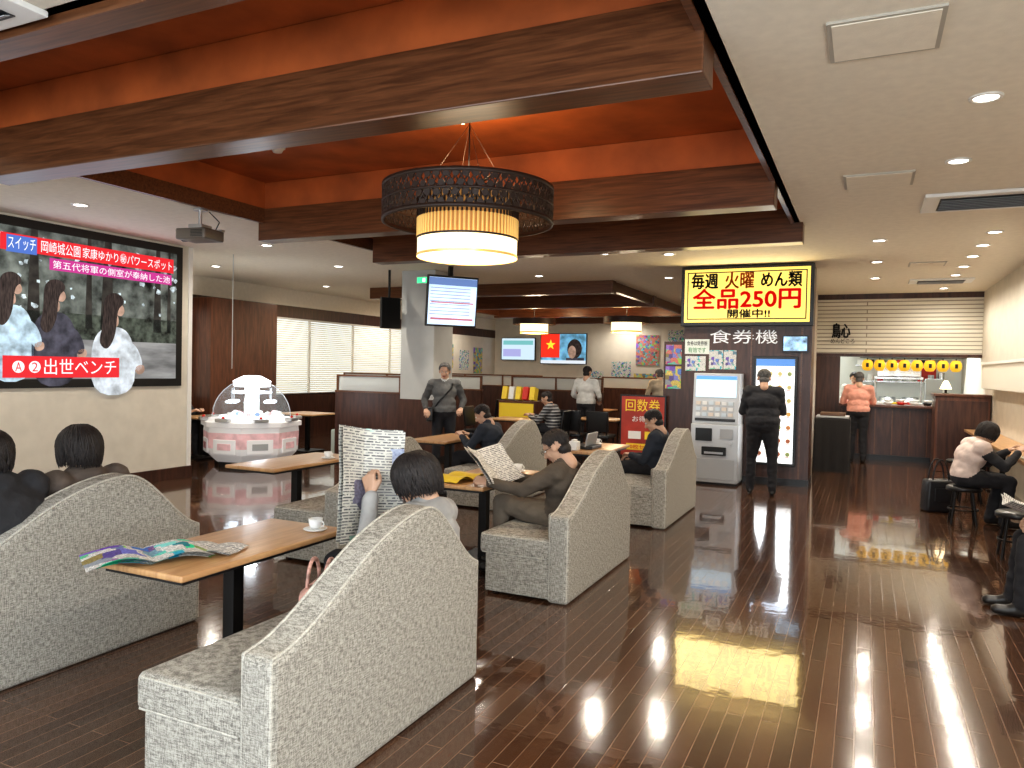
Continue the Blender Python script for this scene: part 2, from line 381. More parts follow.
def pendant(loc,topz,R=.635,simple=False):
    cx,cy,_=loc
    LAT=M('lattice_bronze',(.04,.024,.017),.5); GOLD=M('gold_slats',(.8,.55,.2),.3,metal=.6,emit=.4,emcol=(1,.62,.2)); SHADE=M('lamp_shade_glow',(1,.82,.48),.6,emit=1.6)
    b=MB()
    if not simple:
        z0,z1=2.67,2.94
        n=96
        for k in range(n):
            for sg in (1,-1):
                pts=[]
                for j in range(6):
                    a=2*math.pi*(k+sg*j*.6)/n; r=R
                    pts.append((r*math.cos(a),r*math.sin(a),z0+.02+(z1-z0-.04)*j/5))
                b.tube(pts,.0065,LAT,4)
        for zz,hh in ((z0,.03),(z1-.03,.03),((z0+z1)/2-.008,.016)):
            b.lathe([(R-.01,zz),(R+.008,zz),(R+.008,zz+hh),(R-.01,zz+hh),(R-.01,zz)],(0,0,0),LAT,72)
        for k in range(60):
            for j in range(4):
                a=2*math.pi*(k+.5*(j%2))/60; p=Vector((R*math.cos(a),R*math.sin(a),z0+.04+j*.062)); q=Vector((math.cos(a),math.sin(a),0))
                b.cyl(p-q*.004,p+q*.006,.023,LAT,n=10)
        r=.375; dz=.02
        b.lathe([(r,2.40+dz),(r,2.53+dz)],(0,0,0),SHADE,48); b.lathe([(.001,2.415+dz),(r-.005,2.415+dz)],(0,0,0),M('lamp_diffuser',(1,.90,.66),.6,emit=1.7),48)
        b.lathe([(r+.004,2.395+dz),(r+.006,2.415+dz)],(0,0,0),GOLD,48); b.lathe([(r+.004,2.525+dz),(r+.008,2.54+dz)],(0,0,0),LAT,48)
        b.lathe([(r-.03,2.53+dz),(r-.03,2.88)],(0,0,0),M('lamp_inner_dark',(.25,.12,.04),.5,emit=.3,emcol=(1,.5,.15)),48)
        for k in range(72):
            a=2*math.pi*k/72; b.cyl((r*math.cos(a),r*math.sin(a),2.54+dz),(r*math.cos(a),r*math.sin(a),2.70),.009,GOLD,n=6)
        for k in range(72):
            a=2*math.pi*(k+.5)/72; b.cyl((r*math.cos(a),r*math.sin(a),2.70),(r*math.cos(a),r*math.sin(a),2.90),.009,LAT,n=4)
        for k in range(4):
            a=math.pi/4+math.pi/2*k; b.cyl((0,0,2.91),(R*math.cos(a),R*math.sin(a),2.91),.008,LAT,n=6)
            b.cyl((.0,.0,3.42),(.34*math.cos(a),.34*math.sin(a),2.91),.002,LAT,n=5)
        b.cyl((0,0,2.90),(0,0,topz),.006,BLACK,n=6); b.cyl((0,0,topz-.03),(0,0,topz),.06,BLKMET)
        o=b.done('pendant_lamp',(cx,cy,0))
        point('pendant_bulb',(cx,cy,3.08),22,(1,.70,.40),.05,o); point('pendant_bulb',(cx,cy,2.34),22,(1,.82,.60),.25,o)
    else:
        z=2.45; b.lathe([(R,z),(R,z+.26)],(0,0,0),SHADE,32); b.lathe([(.001,z+.01),(R,z+.01)],(0,0,0),SHADE,32)
        b.lathe([(R+.005,z-.01),(R+.005,z+.03)],(0,0,0),GOLD,32); b.lathe([(R+.18,z+.2),(R+.18,z+.34)],(0,0,0),LAT,32)
        for k in range(4):
            a=math.pi/2*k; b.cyl((0,0,z+.26),((R+.18)*math.cos(a),(R+.18)*math.sin(a),z+.26),.008,LAT,n=6)
        b.cyl((0,0,z+.25),(0,0,topz),.008,BLACK,n=6)
        o=b.done('pendant_lamp',(cx,cy,0)); point('pendant_bulb',(cx,cy,2.35),45,(1,.82,.6),.2,o); point('pendant_bulb',(cx,cy,2.95),34,(1,.7,.4),.1,o)
pendant((-2.74,4.98,0),3.6); pendant((-7.3,16.7,0),3.6,.34,True); pendant((-4.9,16.4,0),3.6,.34,True)
PJ=M('projector_pewter',(.16,.14,.12),.35,metal=.4)
b=MB(); b.box((0,0,0),(.36,.30,.11),PJ,.02,3); b.cyl((-.18,.05,0),(-.25,.05,0),.05,BLACK); b.cyl((-.25,.05,0),(-.255,.05,0),.038,M('lens_glass',(.1,.12,.2),.05,emit=.2),n=20)
b.box((0,0,.08),(.16,.16,.05),SILVER,.008); b.cyl((0,0,.1),(0,0,.262),.018,SILVER,n=12); b.cyl((0,0,.25),(0,0,.264),.07,SILVER)
b.tube([Vector((.1,.1,.05)),Vector((.14,.12,.15)),Vector((.06,.06,.25))],.006,BLACK,6)
for k in range(5): b.box((.08,-.151,-.03+.015*k),(.14,.004,.006),BLACK)
b.box((0,.12,.06),(.38,.05,.02),SILVER); b.done('ceiling_projector',(-6.2,5.6,2.885),rad(8))

# ------------------------------------------------------------------ big screen on the left wall
def E(name,col,s=1.0,nscale=0,namt=.4,stretch=None,det=5): return M(name,(0.0,0,0) if not nscale else col,.9,emit=s,emcol=None if nscale else col,nscale=nscale,namt=namt,stretch=stretch,det=det)
b=MB(); SX=-8.37
b.bb(-8.4,SX-.005,4.1,7.28,1.26,3.12,BLACK)
def q(b,y0,y1,z0,z1,mat,k=0): b.bb(SX-.004,SX+.001*k,y0,y1,z0,z1,mat)
YA,YZ,ZA,ZZ=4.2,7.18,1.36,3.02
def U(u,v): return (YA+(YZ-YA)*u, ZA+(ZZ-ZA)*v)
def qs(u0,u1,v0,v1,mat,k): 
    a=U(u0,v0);c=U(u1,v1); q(b,a[0],c[0],a[1],c[1],mat,k)
qs(0,1,0,1,E('screen_trees',(.072,.082,.076),1.0,nscale=6,namt=.95,det=12),0)
qs(0,1,.0,.30,E('screen_path',(.16,.165,.17),1,nscale=4,namt=.5,det=10,stretch=(1,.4,2)),1)
qs(0,1,.28,.46,E('screen_hedge',(.036,.044,.036),1,nscale=12,namt=.9,det=12),2)
def blob(pts,mat,k): b.prism([U(*p) for p in pts],'x',SX-.003,SX+.001*k,mat)
TRN=E('screen_trunk',(.024,.022,.02),1,nscale=9,namt=.5)
for u,w in ((.06,.02),(.20,.012),(.36,.025),(.58,.015),(.66,.03),(.90,.02),(.96,.01)): blob([(u-w,.36),(u+w,.36),(u+w*.6,1),(u-w*.4,1)],TRN,2)
SKY_=E('screen_sky',(.28,.33,.36),1,nscale=14,namt=.8,det=10)
for i in range(60):
    u=random.random(); v=.48+.48*random.random(); r=.005+.011*random.random()
    blob([(u+r*math.cos(a)*(.5+.8*random.random()),v+1.7*r*math.sin(a)*(.5+.8*random.random())) for a in [j*.785 for j in range(8)]],SKY_,3)
HK=E('screen_hair',(.026,.019,.018),1,nscale=20,namt=.8,stretch=(1,4,.6)); SKN=E('screen_skin',(.28,.19,.15),1,nscale=8,namt=.35); CL1=E('screen_cloth_white',(.36,.40,.44),1,nscale=7,namt=.45); CL2=E('screen_cloth_dark',(.04,.04,.055),1,nscale=8,namt=.6); CL3=E('screen_cloth_blue',(.26,.35,.42),1,nscale=8,namt=.5)
def smooth_poly(pts,it=3):
    for _ in range(it):
        o=[]
        for i in range(len(pts)):
            a=pts[i];c=pts[(i+1)%len(pts)]; o+=[(a[0]*.75+c[0]*.25,a[1]*.75+c[1]*.25),(a[0]*.25+c[0]*.75,a[1]*.25+c[1]*.75)]
        pts=o
    return pts
def sp(pts,mat,k): blob(smooth_poly(pts,2),mat,k)
def lady(u,h,cl,k,f=1,s=1.0):
    W_=lambda pts:[(u+f*x*s,h+y*s) for x,y in pts]
    sp(W_([(-.07,-.16),(.01,-.13),(.06,-.18),(.085,-.34),(.075,-h-.05),(-.09,-h-.05),(-.10,-.30)]),cl,k)
    sp(W_([(.04,-.22),(.09,-.26),(.12,-.40),(.085,-.44),(.05,-.34)]),cl,k+1)
    sp(W_([(.08,-.40),(.12,-.38),(.125,-.44),(.09,-.46)]),SKN,k+1)
    sp(W_([(.0,.01),(.024,.015),(.035,-.02),(.032,-.05),(.018,-.07),(-.005,-.05)]),SKN,k+2)
    sp(W_([(-.02,-.04),(.01,-.06),(.012,-.14),(-.03,-.14)]),SKN,k+1)
    sp(W_([(.034,.02),(.026,.065),(-.005,.09),(-.040,.065),(-.052,.0),(-.052,-.13),(-.070,-.25),(-.035,-.30),(-.002,-.20),(.004,-.06),(.012,-.01)]),HK,k+3)
lady(.285,.62,CL3,4,1,.95); lady(.45,.60,CL2,4,1,1.0); lady(.70,.54,CL1,4,1,1.12)
REDE=E('screen_red',(.75,.03,.04),1.05); WHE=E('screen_white',(.9,.9,.92),1.1); MAG=E('screen_magenta',(.6,.05,.3),1)
qs(.24,.98,.84,.95,REDE,10); qs(.42,.97,.745,.825,MAG,10); qs(.26,.37,.83,.94,E('screen_blue',(.1,.2,.6),1),11)
qs(.25,.715,.01,.155,REDE,10)
o_=[(.305+.022*math.cos(t),.082+.040*math.sin(t)*1.0) for t in [2*math.pi*i/20 for i in range(20)]]; blob(o_,WHE,11)
o_=[(.365+.022*math.cos(t),.082+.040*math.sin(t)*1.0) for t in [2*math.pi*i/20 for i in range(20)]]; blob(o_,WHE,11)
scr=b.done('projection_screen')
def st(t,u0,u1,v0,v1,mat,k=13):
    a=U(u0,v0);c=U(u1,v1); text(t,c[0]-a[0],c[1]-a[1],(SX+.001*k,(a[0]+c[0])/2,(a[1]+c[1])/2),FX,mat,scr,'caption',.0005)
st('岡崎城公園',.385,.54,.855,.935,WHE); st('家康ゆかり㊙パワースポット',.55,.97,.858,.932,WHE); st('スイッチ',.265,.365,.85,.93,WHE)
st('第五代将軍の側室が奉納した池',.43,.96,.757,.812,WHE); st('A',.293,.317,.052,.112,REDE); st('2',.354,.376,.052,.112,REDE); st('出世ベンチ',.40,.70,.03,.14,WHE)
l=area('projected_image_glow',(-8.2,5.7,2.2),(0,rad(-90),0),1.4,2.6,9,(.8,.85,1))

# ------------------------------------------------------------------ pillar + monitors
b=MB(); b.bb(-6.93,-6.3,10.4,11.0,0,CZ-.002,M('pillar_grey',(.46,.46,.44),.7,nscale=3,namt=.06)); b.bb(-6.95,-6.28,10.38,11.02,0,1.05,DKWOOD,.006); b.bb(-6.96,-6.27,10.37,11.03,0,.12,BLACK); b.done('pillar')
b=MB(); b.box((0,0,0),(.05,.84,.78),BLACK,.01); b.box((.027,0,0),(.004,.79,.72),E('monitor_pale_blue',(.42,.55,.72),.95,nscale=2,namt=.15)); 
b.box((.030,0,.30),(.003,.79,.11),E('monitor_head',(.16,.25,.5),1)); 
for k in range(9): b.box((.030,-.04,.20-.05*k),(.003,.66,.010),E('monitor_line',(.32,.36,.46),.9))
b.box((.030,.0,-.27),(.003,.7,.03),E('monitor_redline',(.6,.2,.25),1)); b.box((.030,.0,-.02),(.003,.7,.02),E('monitor_redline',(.6,.2,.25),1))
b.box((-.12,0,.1),(.2,.08,.08),BLKMET); b.box((-.12,0,.3),(.06,.06,.5),BLKMET)
o=b.done('hanging_monitor',(-5.81,10.1,2.6)); o.rotation_euler=(0,rad(6),rad(-38))
b=MB(); b.box((0,0,0),(.34,.06,.5),BLACK,.01); b.box((.0,.08,.1),(.1,.14,.1),BLKMET); b.cyl((0,.05,.2),(0,.05,.70),.02,BLKMET); o=b.done('hanging_monitor',(-6.98,10.15,2.44),rad(60))
b=MB(); b.bb(-.11,.11,-.02,.02,-.055,.055,WHITEP,.004); b.box((0,-.022,0),(.2,.004,.09),M('exit_green',(.05,.6,.25),.4,emit=1.4)); b.box((.03,-.026,0),(.05,.003,.06),M('exit_white',(.9,1,.9),.4,emit=1)); b.done('exit_sign',(-6.5,10.36,2.98))

# ------------------------------------------------------------------ sofas / tables
def hump(t):
    def ss(x): x=max(0,min(1,x)); return x*x*(3-2*x)
    return (.25*ss((t+.02)/.45)+.75*ss((t-.0)/.66))*ss((1.02-t)/.36)*1.0
def sofa(xb,y0,L=1.5):
    b=MB(); n=44; z0=.60; A=.36
    pts=[(0,.0)]+[(L*i/n,z0+A*hump(i/n)) for i in range(n+1)]+[(L,.0)]
    b.prism(pts,'x',-.15,0,FAB,.03,smooth=False)
    for xx in (-.012,-.138):
        pr=[(xx,.010,.02)]+[(xx,min(max(L*i/n,.010),L-.010),z0-.004+A*hump(i/n)) for i in range(n+1)]+[(xx,L-.010,.02)]
        b.tube([Vector(p) for p in pr],.0065,PIPE,6)
    b.box((-.40,L/2,.355),(.56,L-.02,.15),FAB,.04,4)
    b.box((-.38,L/2,.155),(.50,L-.03,.27),FAB,.012,2)
    for zz in (.295,.415): 
        b.tube([(-.672,.04,zz),(-.672,L-.04,zz)],.006,PIPE,6); b.tube([(-.655,.015,zz),(-.16,.015,zz)],.005,PIPE,6)
    for yy in (.1,L-.1):
        for xx in (-.1,-.58): b.cyl((xx,yy,0),(xx,yy,.03),.025,BLACK,n=12)
    b.box((-.16,L/2,.5),(.06,L-.16,.2),FAB,.03,4)
    return b.done('tweed_sofa',(xb,y0,0))
SA,SB=-1.77,-3.68
for y in (1.92,4.70,7.44): sofa(SA,y)
for y in (1.86,4.70,7.44): sofa(SB,y)
def table(xc,yc,w=.54,l=1.1,h=.70,name='cafe_table'):
    b=MB(); b.box((0,0,h-.015),(w,l,.03),TABLEW,.01,3); b.box((0,0,h-.04),(w-.06,l-.06,.02),BLACK)
    b.box((0,0,h/2-.02),(.07,.07,h-.06),BLKMET,.005); b.box((0,0,.015),(.42,.5,.03),BLKMET,.01)
    return b.done(name,(xc,yc,0))
TA,TB=-2.82,-4.76
table(TA,2.78); table(TA,5.5); table(TA,8.25); table(TB,5.45,.56,1.2); table(TB,8.25)
def cup(x,y,z=.70):
    b=MB(); b.lathe([(.001,.002),(.05,.002),(.065,.010),(.062,.013),(.001,.006)],(0,0,0),WHITEP,24)
    b.lathe([(.001,.012),(.024,.012),(.034,.03),(.038,.065),(.035,.065),(.03,.03),(.001,.02)],(0,0,0),WHITEP,24)
    b.cyl((0,0,.05),(0,0,.052),.034,M('coffee',(.05,.02,.01),.2),n=20)
    pts=[(.036+.02*math.sin(a),0,.04-.016*math.cos(a)) for a in [math.pi*i/8 for i in range(9)]]
    b.tube([Vector(p) for p in pts],.004,WHITEP,6); b.done('coffee_cup',(x,y,z))
cup(-2.66,3.2); cup(-2.70,5.9); cup(-2.9,8.6); cup(-4.6,5.7)
MAGM=print_mat('flyer_print',.42,1.2,(.78,.77,.74),sat=1.1); NEWS=print_mat('newspaper_print',.16,.75,(.70,.685,.63),sat=.4,thr=.56); NEWS2=print_mat('newspaper_print_colour',.14,.75,(.72,.70,.66),sat=.4,thr=.56)
def magazine(name,x,y,z,w,h,rz,mat,layers=2,amp=.02):
    pr=None
    for k in range(layers):
        def fn(p,u,v,k=k): return Vector((p.x+.01*k,p.y-.006*k,amp*math.sin(math.pi*abs(u-.5)*2)*1.0*(1+.2*k)+.003*k+.004*math.sin(9*v+k)+.006))
        o=sheet(name if k==0 else 'page_%d'%k,w,h,mat,20,6,fn)
        if k==0: pr=o; o.location=(x,y,z); o.rotation_euler=(0,0,rz)
        else: o.parent=pr
    return pr
magazine('open_magazine',-2.93,2.36,.702,.50,.32,rad(60),MAGM,3,.022)
magazine('newspaper',-2.80,2.60,.702,.30,.20,rad(20),NEWS2,2,.012)
magazine('yellow_folder',-2.9,5.2,.702,.4,.28,rad(80),M('yellow_card',(.75,.55,.05),.5),2,.03)
b=MB(); b.box((0,0,.02),(.24,.34,.035),BLACK,.008); b.box((.05,0,.10),(.02,.34,.16),M('box_grey',(.3,.3,.3),.5),.004,rot=(0,rad(12),0)); b.done('laptop_computer',(-2.85,8.1,.70))
b=MB(); b.box((0,0,.05),(.1,.12,.1),WHITEP,.01); b.box((0,0,.105),(.05,.08,.03),WHITE,.01); b.done('tissue_box',(-2.9,7.82,.70))

# ------------------------------------------------------------------ ticket machine column
CX0,CX1,CY=-2.48,-.69,11.3
b=MB(); b.bb(CX0,CX1,CY,11.9,0,2.27,DKWOOD); b.bb(CX0,CX1,CY+.02,11.9,2.27,CZ-.002,DKWOOD); b.bb(CX0-.01,CX1+.01,CY-.01,11.9,0,.1,BLACK)
for x in (-1.5,-.82): b.bb(x-.012,x+.012,CY-.008,CY,.1,2.25,BEAM)
pier=b.done('ticket_corner_pier')
text('食券機',.95,.2,(-1.62,CY-.004,2.12),FY,M('pale_letters',(.8,.8,.8),.5,emit=.3),pier)
SIGNY=M('lightbox_yellow',(.95,.72,.14),.4,emit=.72,emcol=(1,.74,.18)); SR=M('lightbox_red_ink',(.75,.02,.01),.5,emit=.25); SK=M('lightbox_black_ink',(.01,.01,.01),.5)
b=MB(); b.bb(CX0-.02,CX1+.02,CY-.16,CY-.0,2.27,3.13,BLACK,.006); b.bb(CX0+.03,CX1-.03,CY-.166,CY-.15,2.32,3.09,SIGNY)
b.bb(CX0+.07,CX1-.07,CY-.168,CY-.166,2.36,2.375,SK); b.bb(CX0+.07,CX1-.07,CY-.168,CY-.166,3.035,3.05,SK); b.bb(CX0+.07,CX0+.085,CY-.168,CY-.166,2.36,3.05,SK); b.bb(CX1-.085,CX1-.07,CY-.168,CY-.166,2.36,3.05,SK)
sg=b.done('lightbox_sign'); yy=CY-.169; cx=(CX0+CX1)/2
def btext(t,w,h,loc,mat,par,off=.006):
    for dx,dz in ((-off,0),(off,0),(0,off),(0,-off)): text(t,w,h,(loc[0]+dx,loc[1],loc[2]+dz),FY,mat,par)
btext('毎週',.38,.22,(-2.16,yy,2.92),SK,sg); btext('火曜',.40,.23,(-1.67,yy,2.92),M('orange_ink',(.6,.16,.01),.5,emit=.1),sg); btext('めん類',.54,.21,(-1.1,yy,2.92),SK,sg)
btext('全品250円',1.48,.29,(cx,yy,2.66),SR,sg,.009); btext('開催中!!',.58,.12,(cx+.05,yy,2.445),SK,sg,.004)
l=area('lightbox_glow',(cx,CY-.2,2.7),(rad(90),0,math.pi),1.7,.7,14,(1,.8,.4))
b=MB(); b.bb(-1.46,-.86,CY-.05,CY,.28,1.84,BLACK,.006); b.bb(-1.42,-.90,CY-.056,CY-.045,.32,1.80,M('menu_backlight',(.85,.88,.9),.5,emit=.95))
MCARD=M('menu_card',(.9,.9,.88),.5,emit=.7)
for r in range(7):
    for c in range(4):
        col=random.choice([(.45,.2,.08),(.6,.35,.1),(.35,.12,.06),(.5,.45,.2),(.25,.3,.12)])
        x=-1.35+.128*c; z=.44+.19*r
        b.bb(x-.048,x+.048,CY-.060,CY-.055,z-.04,z+.06,MCARD); b.cyl((x,CY-.060,z+.01),(x,CY-.063,z+.01),.03,M('menu_dish',col,.5,emit=.5),n=14)
        b.bb(x-.04,x+.02,CY-.062,CY-.060,z-.035,z-.028,RED)
b.bb(-1.42,-.90,CY-.062,CY-.056,1.70,1.80,M('menu_header',(.1,.25,.6),.5,emit=.6)); b.done('illuminated_menu_cabinet')
l=area('menu_glow',(-1.16,CY-.09,1.1),(rad(90),0,math.pi),.5,1.4,7,(.85,.93,1))
b=MB(); TM=M('ticket_machine_grey',(.50,.51,.52),.35,metal=.2)
x0,x1=-2.24,-1.58; yf=10.8
b.bb(x0,x1,yf,CY-.012,.03,.86,TM,.015,3); b.bb(x0+.01,x1-.01,yf+.03,CY-.012,0,.04,BLACK)
b.prism([(yf+.02,.86),(yf+.10,1.58),(CY-.012,1.58),(CY-.012,.86)],'x',x0+.01,x1-.01,TM,.01)
def onf(xa,xb,za,zb,mat,th=.012):
    def yy(z): return yf+.02+.08*(z-.86)/.72
    b.prism([(yy(za)-th,za),(yy(zb)-th,zb),(yy(zb)+.005,zb),(yy(za)+.005,za)],'x',xa,xb,mat)
onf(x0+.05,x1-.05,1.24,1.54,M('tm_screen',(.50,.66,.78),.3,emit=.8)); onf(x0+.05,x1-.05,1.49,1.54,M('tm_header',(.1,.3,.7),.3,emit=.6),.015)
for k in range(5): onf(x0+.09+.1*k,x0+.16+.1*k,1.36,1.43,M('tm_tile',(.75,.75,.7),.3,emit=.6),.015)
for r in range(3):
    for c in range(6):
        col=[(.65,.65,.63),(.5,.56,.6),(.6,.52,.44)][(r+c)%3]
        onf(x0+.06+c*.09,x0+.125+c*.09,.97+r*.08,1.02+r*.08,M('tm_button',col,.3,emit=.08),.02)
onf(x0+.05,x1-.05,.90,.94,BLACK)
b.bb(x0+.07,x0+.30,yf-.012,yf+.005,.62,.80,BLACK); b.bb(x1-.25,x1-.07,yf-.012,yf+.005,.66,.80,GREYP,.004); b.bb(x0+.16,x1-.16,yf-.02,yf+.005,.42,.54,BLACK,.01); b.bb(x0+.2,x1-.2,yf-.024,yf-.01,.44,.47,SILVER)
b.cyl((x1-.1,yf-.015,.6),(x1-.1,yf,.6),.02,SILVER); b.bb(x0+.04,x1-.04,yf-.006,yf,.08,.37,M('tm_door',(.42,.43,.44),.4),.004)
b.done('ticket_vending_machine')
PAP=print_mat('notice_print',.3,2.4,(.8,.8,.78)); PAPY=print_mat('poster_print_yellow',.55,1.2,(.8,.62,.12)); PAPR=print_mat('poster_print_red',.5,1.5,(.75,.2,.15))
def poster(x,y,z,w,h,mat,name='poster',rot=FY):
    o=sheet(name,w,h,mat,2,2); o.location=(x,y,z); o.rotation_euler=rot; return o
BIGN=M('notice_white',(.75,.8,.74),.5)
b=MB(); b.bb(-2.46,-2.10,CY-.006,CY-.002,1.86,2.08,BIGN); nn=b.done('notice_sheet'); text('食券は発券後',.3,.07,(-2.28,CY-.008,2.02),FY,SK,nn); text('有効です',.26,.08,(-2.28,CY-.008,1.92),FY,M('green_ink',(.05,.3,.1)),nn)
poster(-2.3,CY-.004,1.72,.3,.22,PAP,'notice_sheet'); poster(-2.0,CY-.004,1.78,.2,.28,PAP,'notice_sheet'); poster(-1.8,CY-.004,1.78,.18,.28,PAP,'notice_sheet')
b=MB(); b.bb(-1.08,-.73,CY-.04,CY,1.9,2.14,BLACK,.005); b.bb(-1.06,-.75,CY-.045,CY-.038,1.92,2.12,E('small_screen',(.25,.4,.6),1,nscale=9,namt=.8)); b.done('small_wall_display')
b=MB(); b.bb(-2.80,-2.5,CY+.1,CY+.16,0,2.05,DKWOOD); b.done('side_notice_panel')
poster(-2.65,CY+.095,1.85,.24,.3,PAPR); poster(-2.65,CY+.095,1.5,.24,.34,PAPY)
b=MB(); b.box((0,0,.74),(.72,.03,.96),BLACK,.005); b.box((0,-.017,.74),(.67,.006,.91),M('coupon_red',(.36,.04,.025),.5,nscale=3,namt=.3)); b.box((0,-.021,.42),(.5,.003,.10),YEL); b.box((-.12,-.021,.60),(.2,.003,.12),WHITE); b.box((.14,-.021,.60),(.2,.003,.12),YEL)
for s_ in (-1,1): b.cyl((s_*.3,0,.3),(s_*.3,-.14,0),.012,BLKMET,n=8); b.cyl((s_*.3,.0,.3),(s_*.3,.2,0),.012,BLKMET,n=8)
rb=b.done('red_sandwich_board',(-3.08,11.3,0)); 
text('回数券',.54,.19,(-3.08,11.277,1.06),FY,YEL,rb); text('お得な',.32,.09,(-3.08,11.277,.85),FY,WHITE,rb); text('10枚セット',.44,.07,(-3.08,11.275,.42),FY,RED,rb)

# ------------------------------------------------------------------ kitchen
KY=15.9
SOF=strip_mat('soffit_slats',(.80,.76,.66),(.72,.68,.58),(.34,.30,.24),60,.075)
b=MB(); b.bb(-.88,X1,KY,KY+.12,2.0,CZ,SOF); b.bb(-.88,X1,KY-.02,KY+.14,1.95,2.01,DKWOOD); b.bb(-.88,X1,KY-.03,KY,3.05,CZ,DKWOOD); b.bb(-.88,-.45,KY,KY+.12,0,1.95,DKWOOD); sf=b.done('wall_kitchen')
btext('鳥心',.32,.28,(-.45,KY-.012,2.45),SK,sf,.008); text('めんどころ',.42,.09,(-.42,KY-.012,2.25),FY,SK,sf)
b=MB(); b.bb(-.45,X1,KY-.22,KY+.35,1.0,1.05,REDWOOD,.008); b.bb(-.45,X1,KY-.12,KY+.25,0,1.0,DKWOOD)
for k in range(8): b.bb(-.4+k*.29,-.38+k*.29,KY-.13,KY-.12,.1,.95,BEAM)
b.bb(-.45,X1,KY-.14,KY-.12,.0,.1,BLACK)
b.done('service_counter')
for k in range(6):
    bb_=MB(); bb_.lathe([(.001,.0),(.05,.0),(.085,.05),(.08,.05),(.045,.01),(.001,.01)],(0,0,0),[WHITEP,RED,WHITEP,BLACK][k%4],16); bb_.lathe([(.001,.05),(.05,.05),(.085,.10),(.08,.10),(.045,.06),(.001,.06)],(0,0,0),WHITEP,16); bb_.done('bowl_stack',(.4+.22*k,KY,1.05))
b=MB(); b.bb(-.88,X1,19.0,19.1,0,CZ,M('kitchen_tile',(.75,.77,.75),.3)); b.done('wall_kitchen_back')
b=MB(); b.bb(-.3,1.7,18.2,18.95,0,.85,STEEL,.01); b.bb(-.3,1.7,18.0,18.9,2.05,2.5,STEEL,.01); b.bb(-.2,1.6,18.6,18.95,1.45,1.48,STEEL); b.bb(-.2,1.6,18.6,18.95,1.80,1.83,STEEL)
for k in range(9):
    b.cyl((-.1+.2*k,18.75,1.48),(-.1+.2*k,18.75,1.48+.1+.05*(k%3)),.06,[STEEL,WHITEP,RED,GREYP][k%4],n=14)
    b.box((-.1+.2*k,18.72,1.89),(.14,.16,.12),[WHITEP,BLACK,YEL,GREYP,RED][k%5],.01)
for k in range(4): b.lathe([(.001,.0),(.16,.0),(.17,.28),(.15,.28),(.14,.02)],(.0+.45*k,18.55,.85),STEEL,20)
b.bb(.2,1.2,17.2,17.7,0,.9,STEEL,.01)
for k in range(4): b.box((.3+.25*k,17.4,.98),(.14,.2,.14),[WHITEP,YEL,RED,WHITEP][k],.01)
b.box((.62,17.6,1.55),(.9,.5,.06),STEEL,.01); b.box((.62,17.45,1.72),(.8,.3,.28),STEEL,.01); b.box((1.25,17.3,1.3),(.3,.3,.5),M('kitchen_cabinet_grey',(.35,.37,.38),.4),.01)
b.cyl((.2,17.6,.9),(.2,17.6,1.55),.02,STEEL,n=10); b.cyl((1.05,17.6,.9),(1.05,17.6,1.55),.02,STEEL,n=10)
b.done('kitchen_range')
b=MB()
for k in range(5): b.bb(.05+.36*k,.33+.36*k,18.97,18.995,1.52,1.78,[WHITE,YEL,WHITE,RED,WHITE][k])
b.done('kitchen_menu_strips')
l=area('kitchen_tube_light',(.5,17.3,3.1),(0,0,0),1.6,.3,150,(.93,1,1))
b=MB(); b.bb(-.4,1.4,17.1,17.5,3.12,3.149,WHITEP); b.done('ceiling_light_fixture')
LAN=M('lantern_yellow',(.85,.50,.03),.5,emit=.45)
b=MB(); b.cyl((-.1,KY-.12,1.93),(1.66,KY-.12,1.93),.008,BLACK,n=6)
for k in range(8):
    x=.03+.208*k; b.lathe([(.001,-.105),(.06,-.098),(.092,-.05),(.10,0),(.092,.05),(.06,.098),(.001,.105)],(x,KY-.12,1.79),LAN,16); b.cyl((x,KY-.12,1.88),(x,KY-.12,1.93),.01,BLACK,n=6)
    b.box((x,KY-.222,1.79),(.05,.006,.08),SK,.002)
b.done('lantern_string')
b=MB(); b.bb(1.08,1.88,14.5,15.1,0,1.27,REDWOOD,.01); b.bb(1.12,1.84,14.49,14.5,.1,1.2,DKWOOD); b.bb(1.05,1.89,14.47,15.13,1.27,1.31,REDWOOD,.005); b.done('wooden_cabinet')
b=MB(); b.cyl((0,0,0),(0,0,.1),.02,BLKMET); b.lathe([(.09,.08),(.03,.22)],(0,0,0),M('tiny_shade',(1,.8,.5),.5,emit=4),16); b.cyl((0,0,0),(0,0,.01),.05,BLKMET); b.done('table_lamp',(1.25,14.75,1.31))
b=MB(); n=48
def cl(i,z): 
    t=i/n*4; k=int(t)%4; f=t-int(t); w,dp=.27,.3
    c=[(-w,-dp),(w,-dp),(w,dp),(-w,dp)]; p=Vector(c[k]).lerp(Vector(c[(k+1)%4]),f); r=1+.06*(1-z)*math.sin(i*1.9)
    return (p.x*r,p.y*r,z*.88)
v=[cl(i,z) for z in (0,.3,.7,.97,1) for i in range(n)]
f=[[j*n+i,j*n+(i+1)%n,(j+1)*n+(i+1)%n,(j+1)*n+i] for j in range(4) for i in range(n)]+[list(range(4*n,5*n))]
b.raw(v,f,M('black_cloth',(.02,.018,.018),.9),True); b.box((0,0,.90),(.5,.56,.03),GREYP,.01); b.box((0,0,.94),(.38,.44,.05),M('tray_brown',(.12,.06,.03),.4),.01); b.done('tray_return_stand',(-.47,13.6,0))

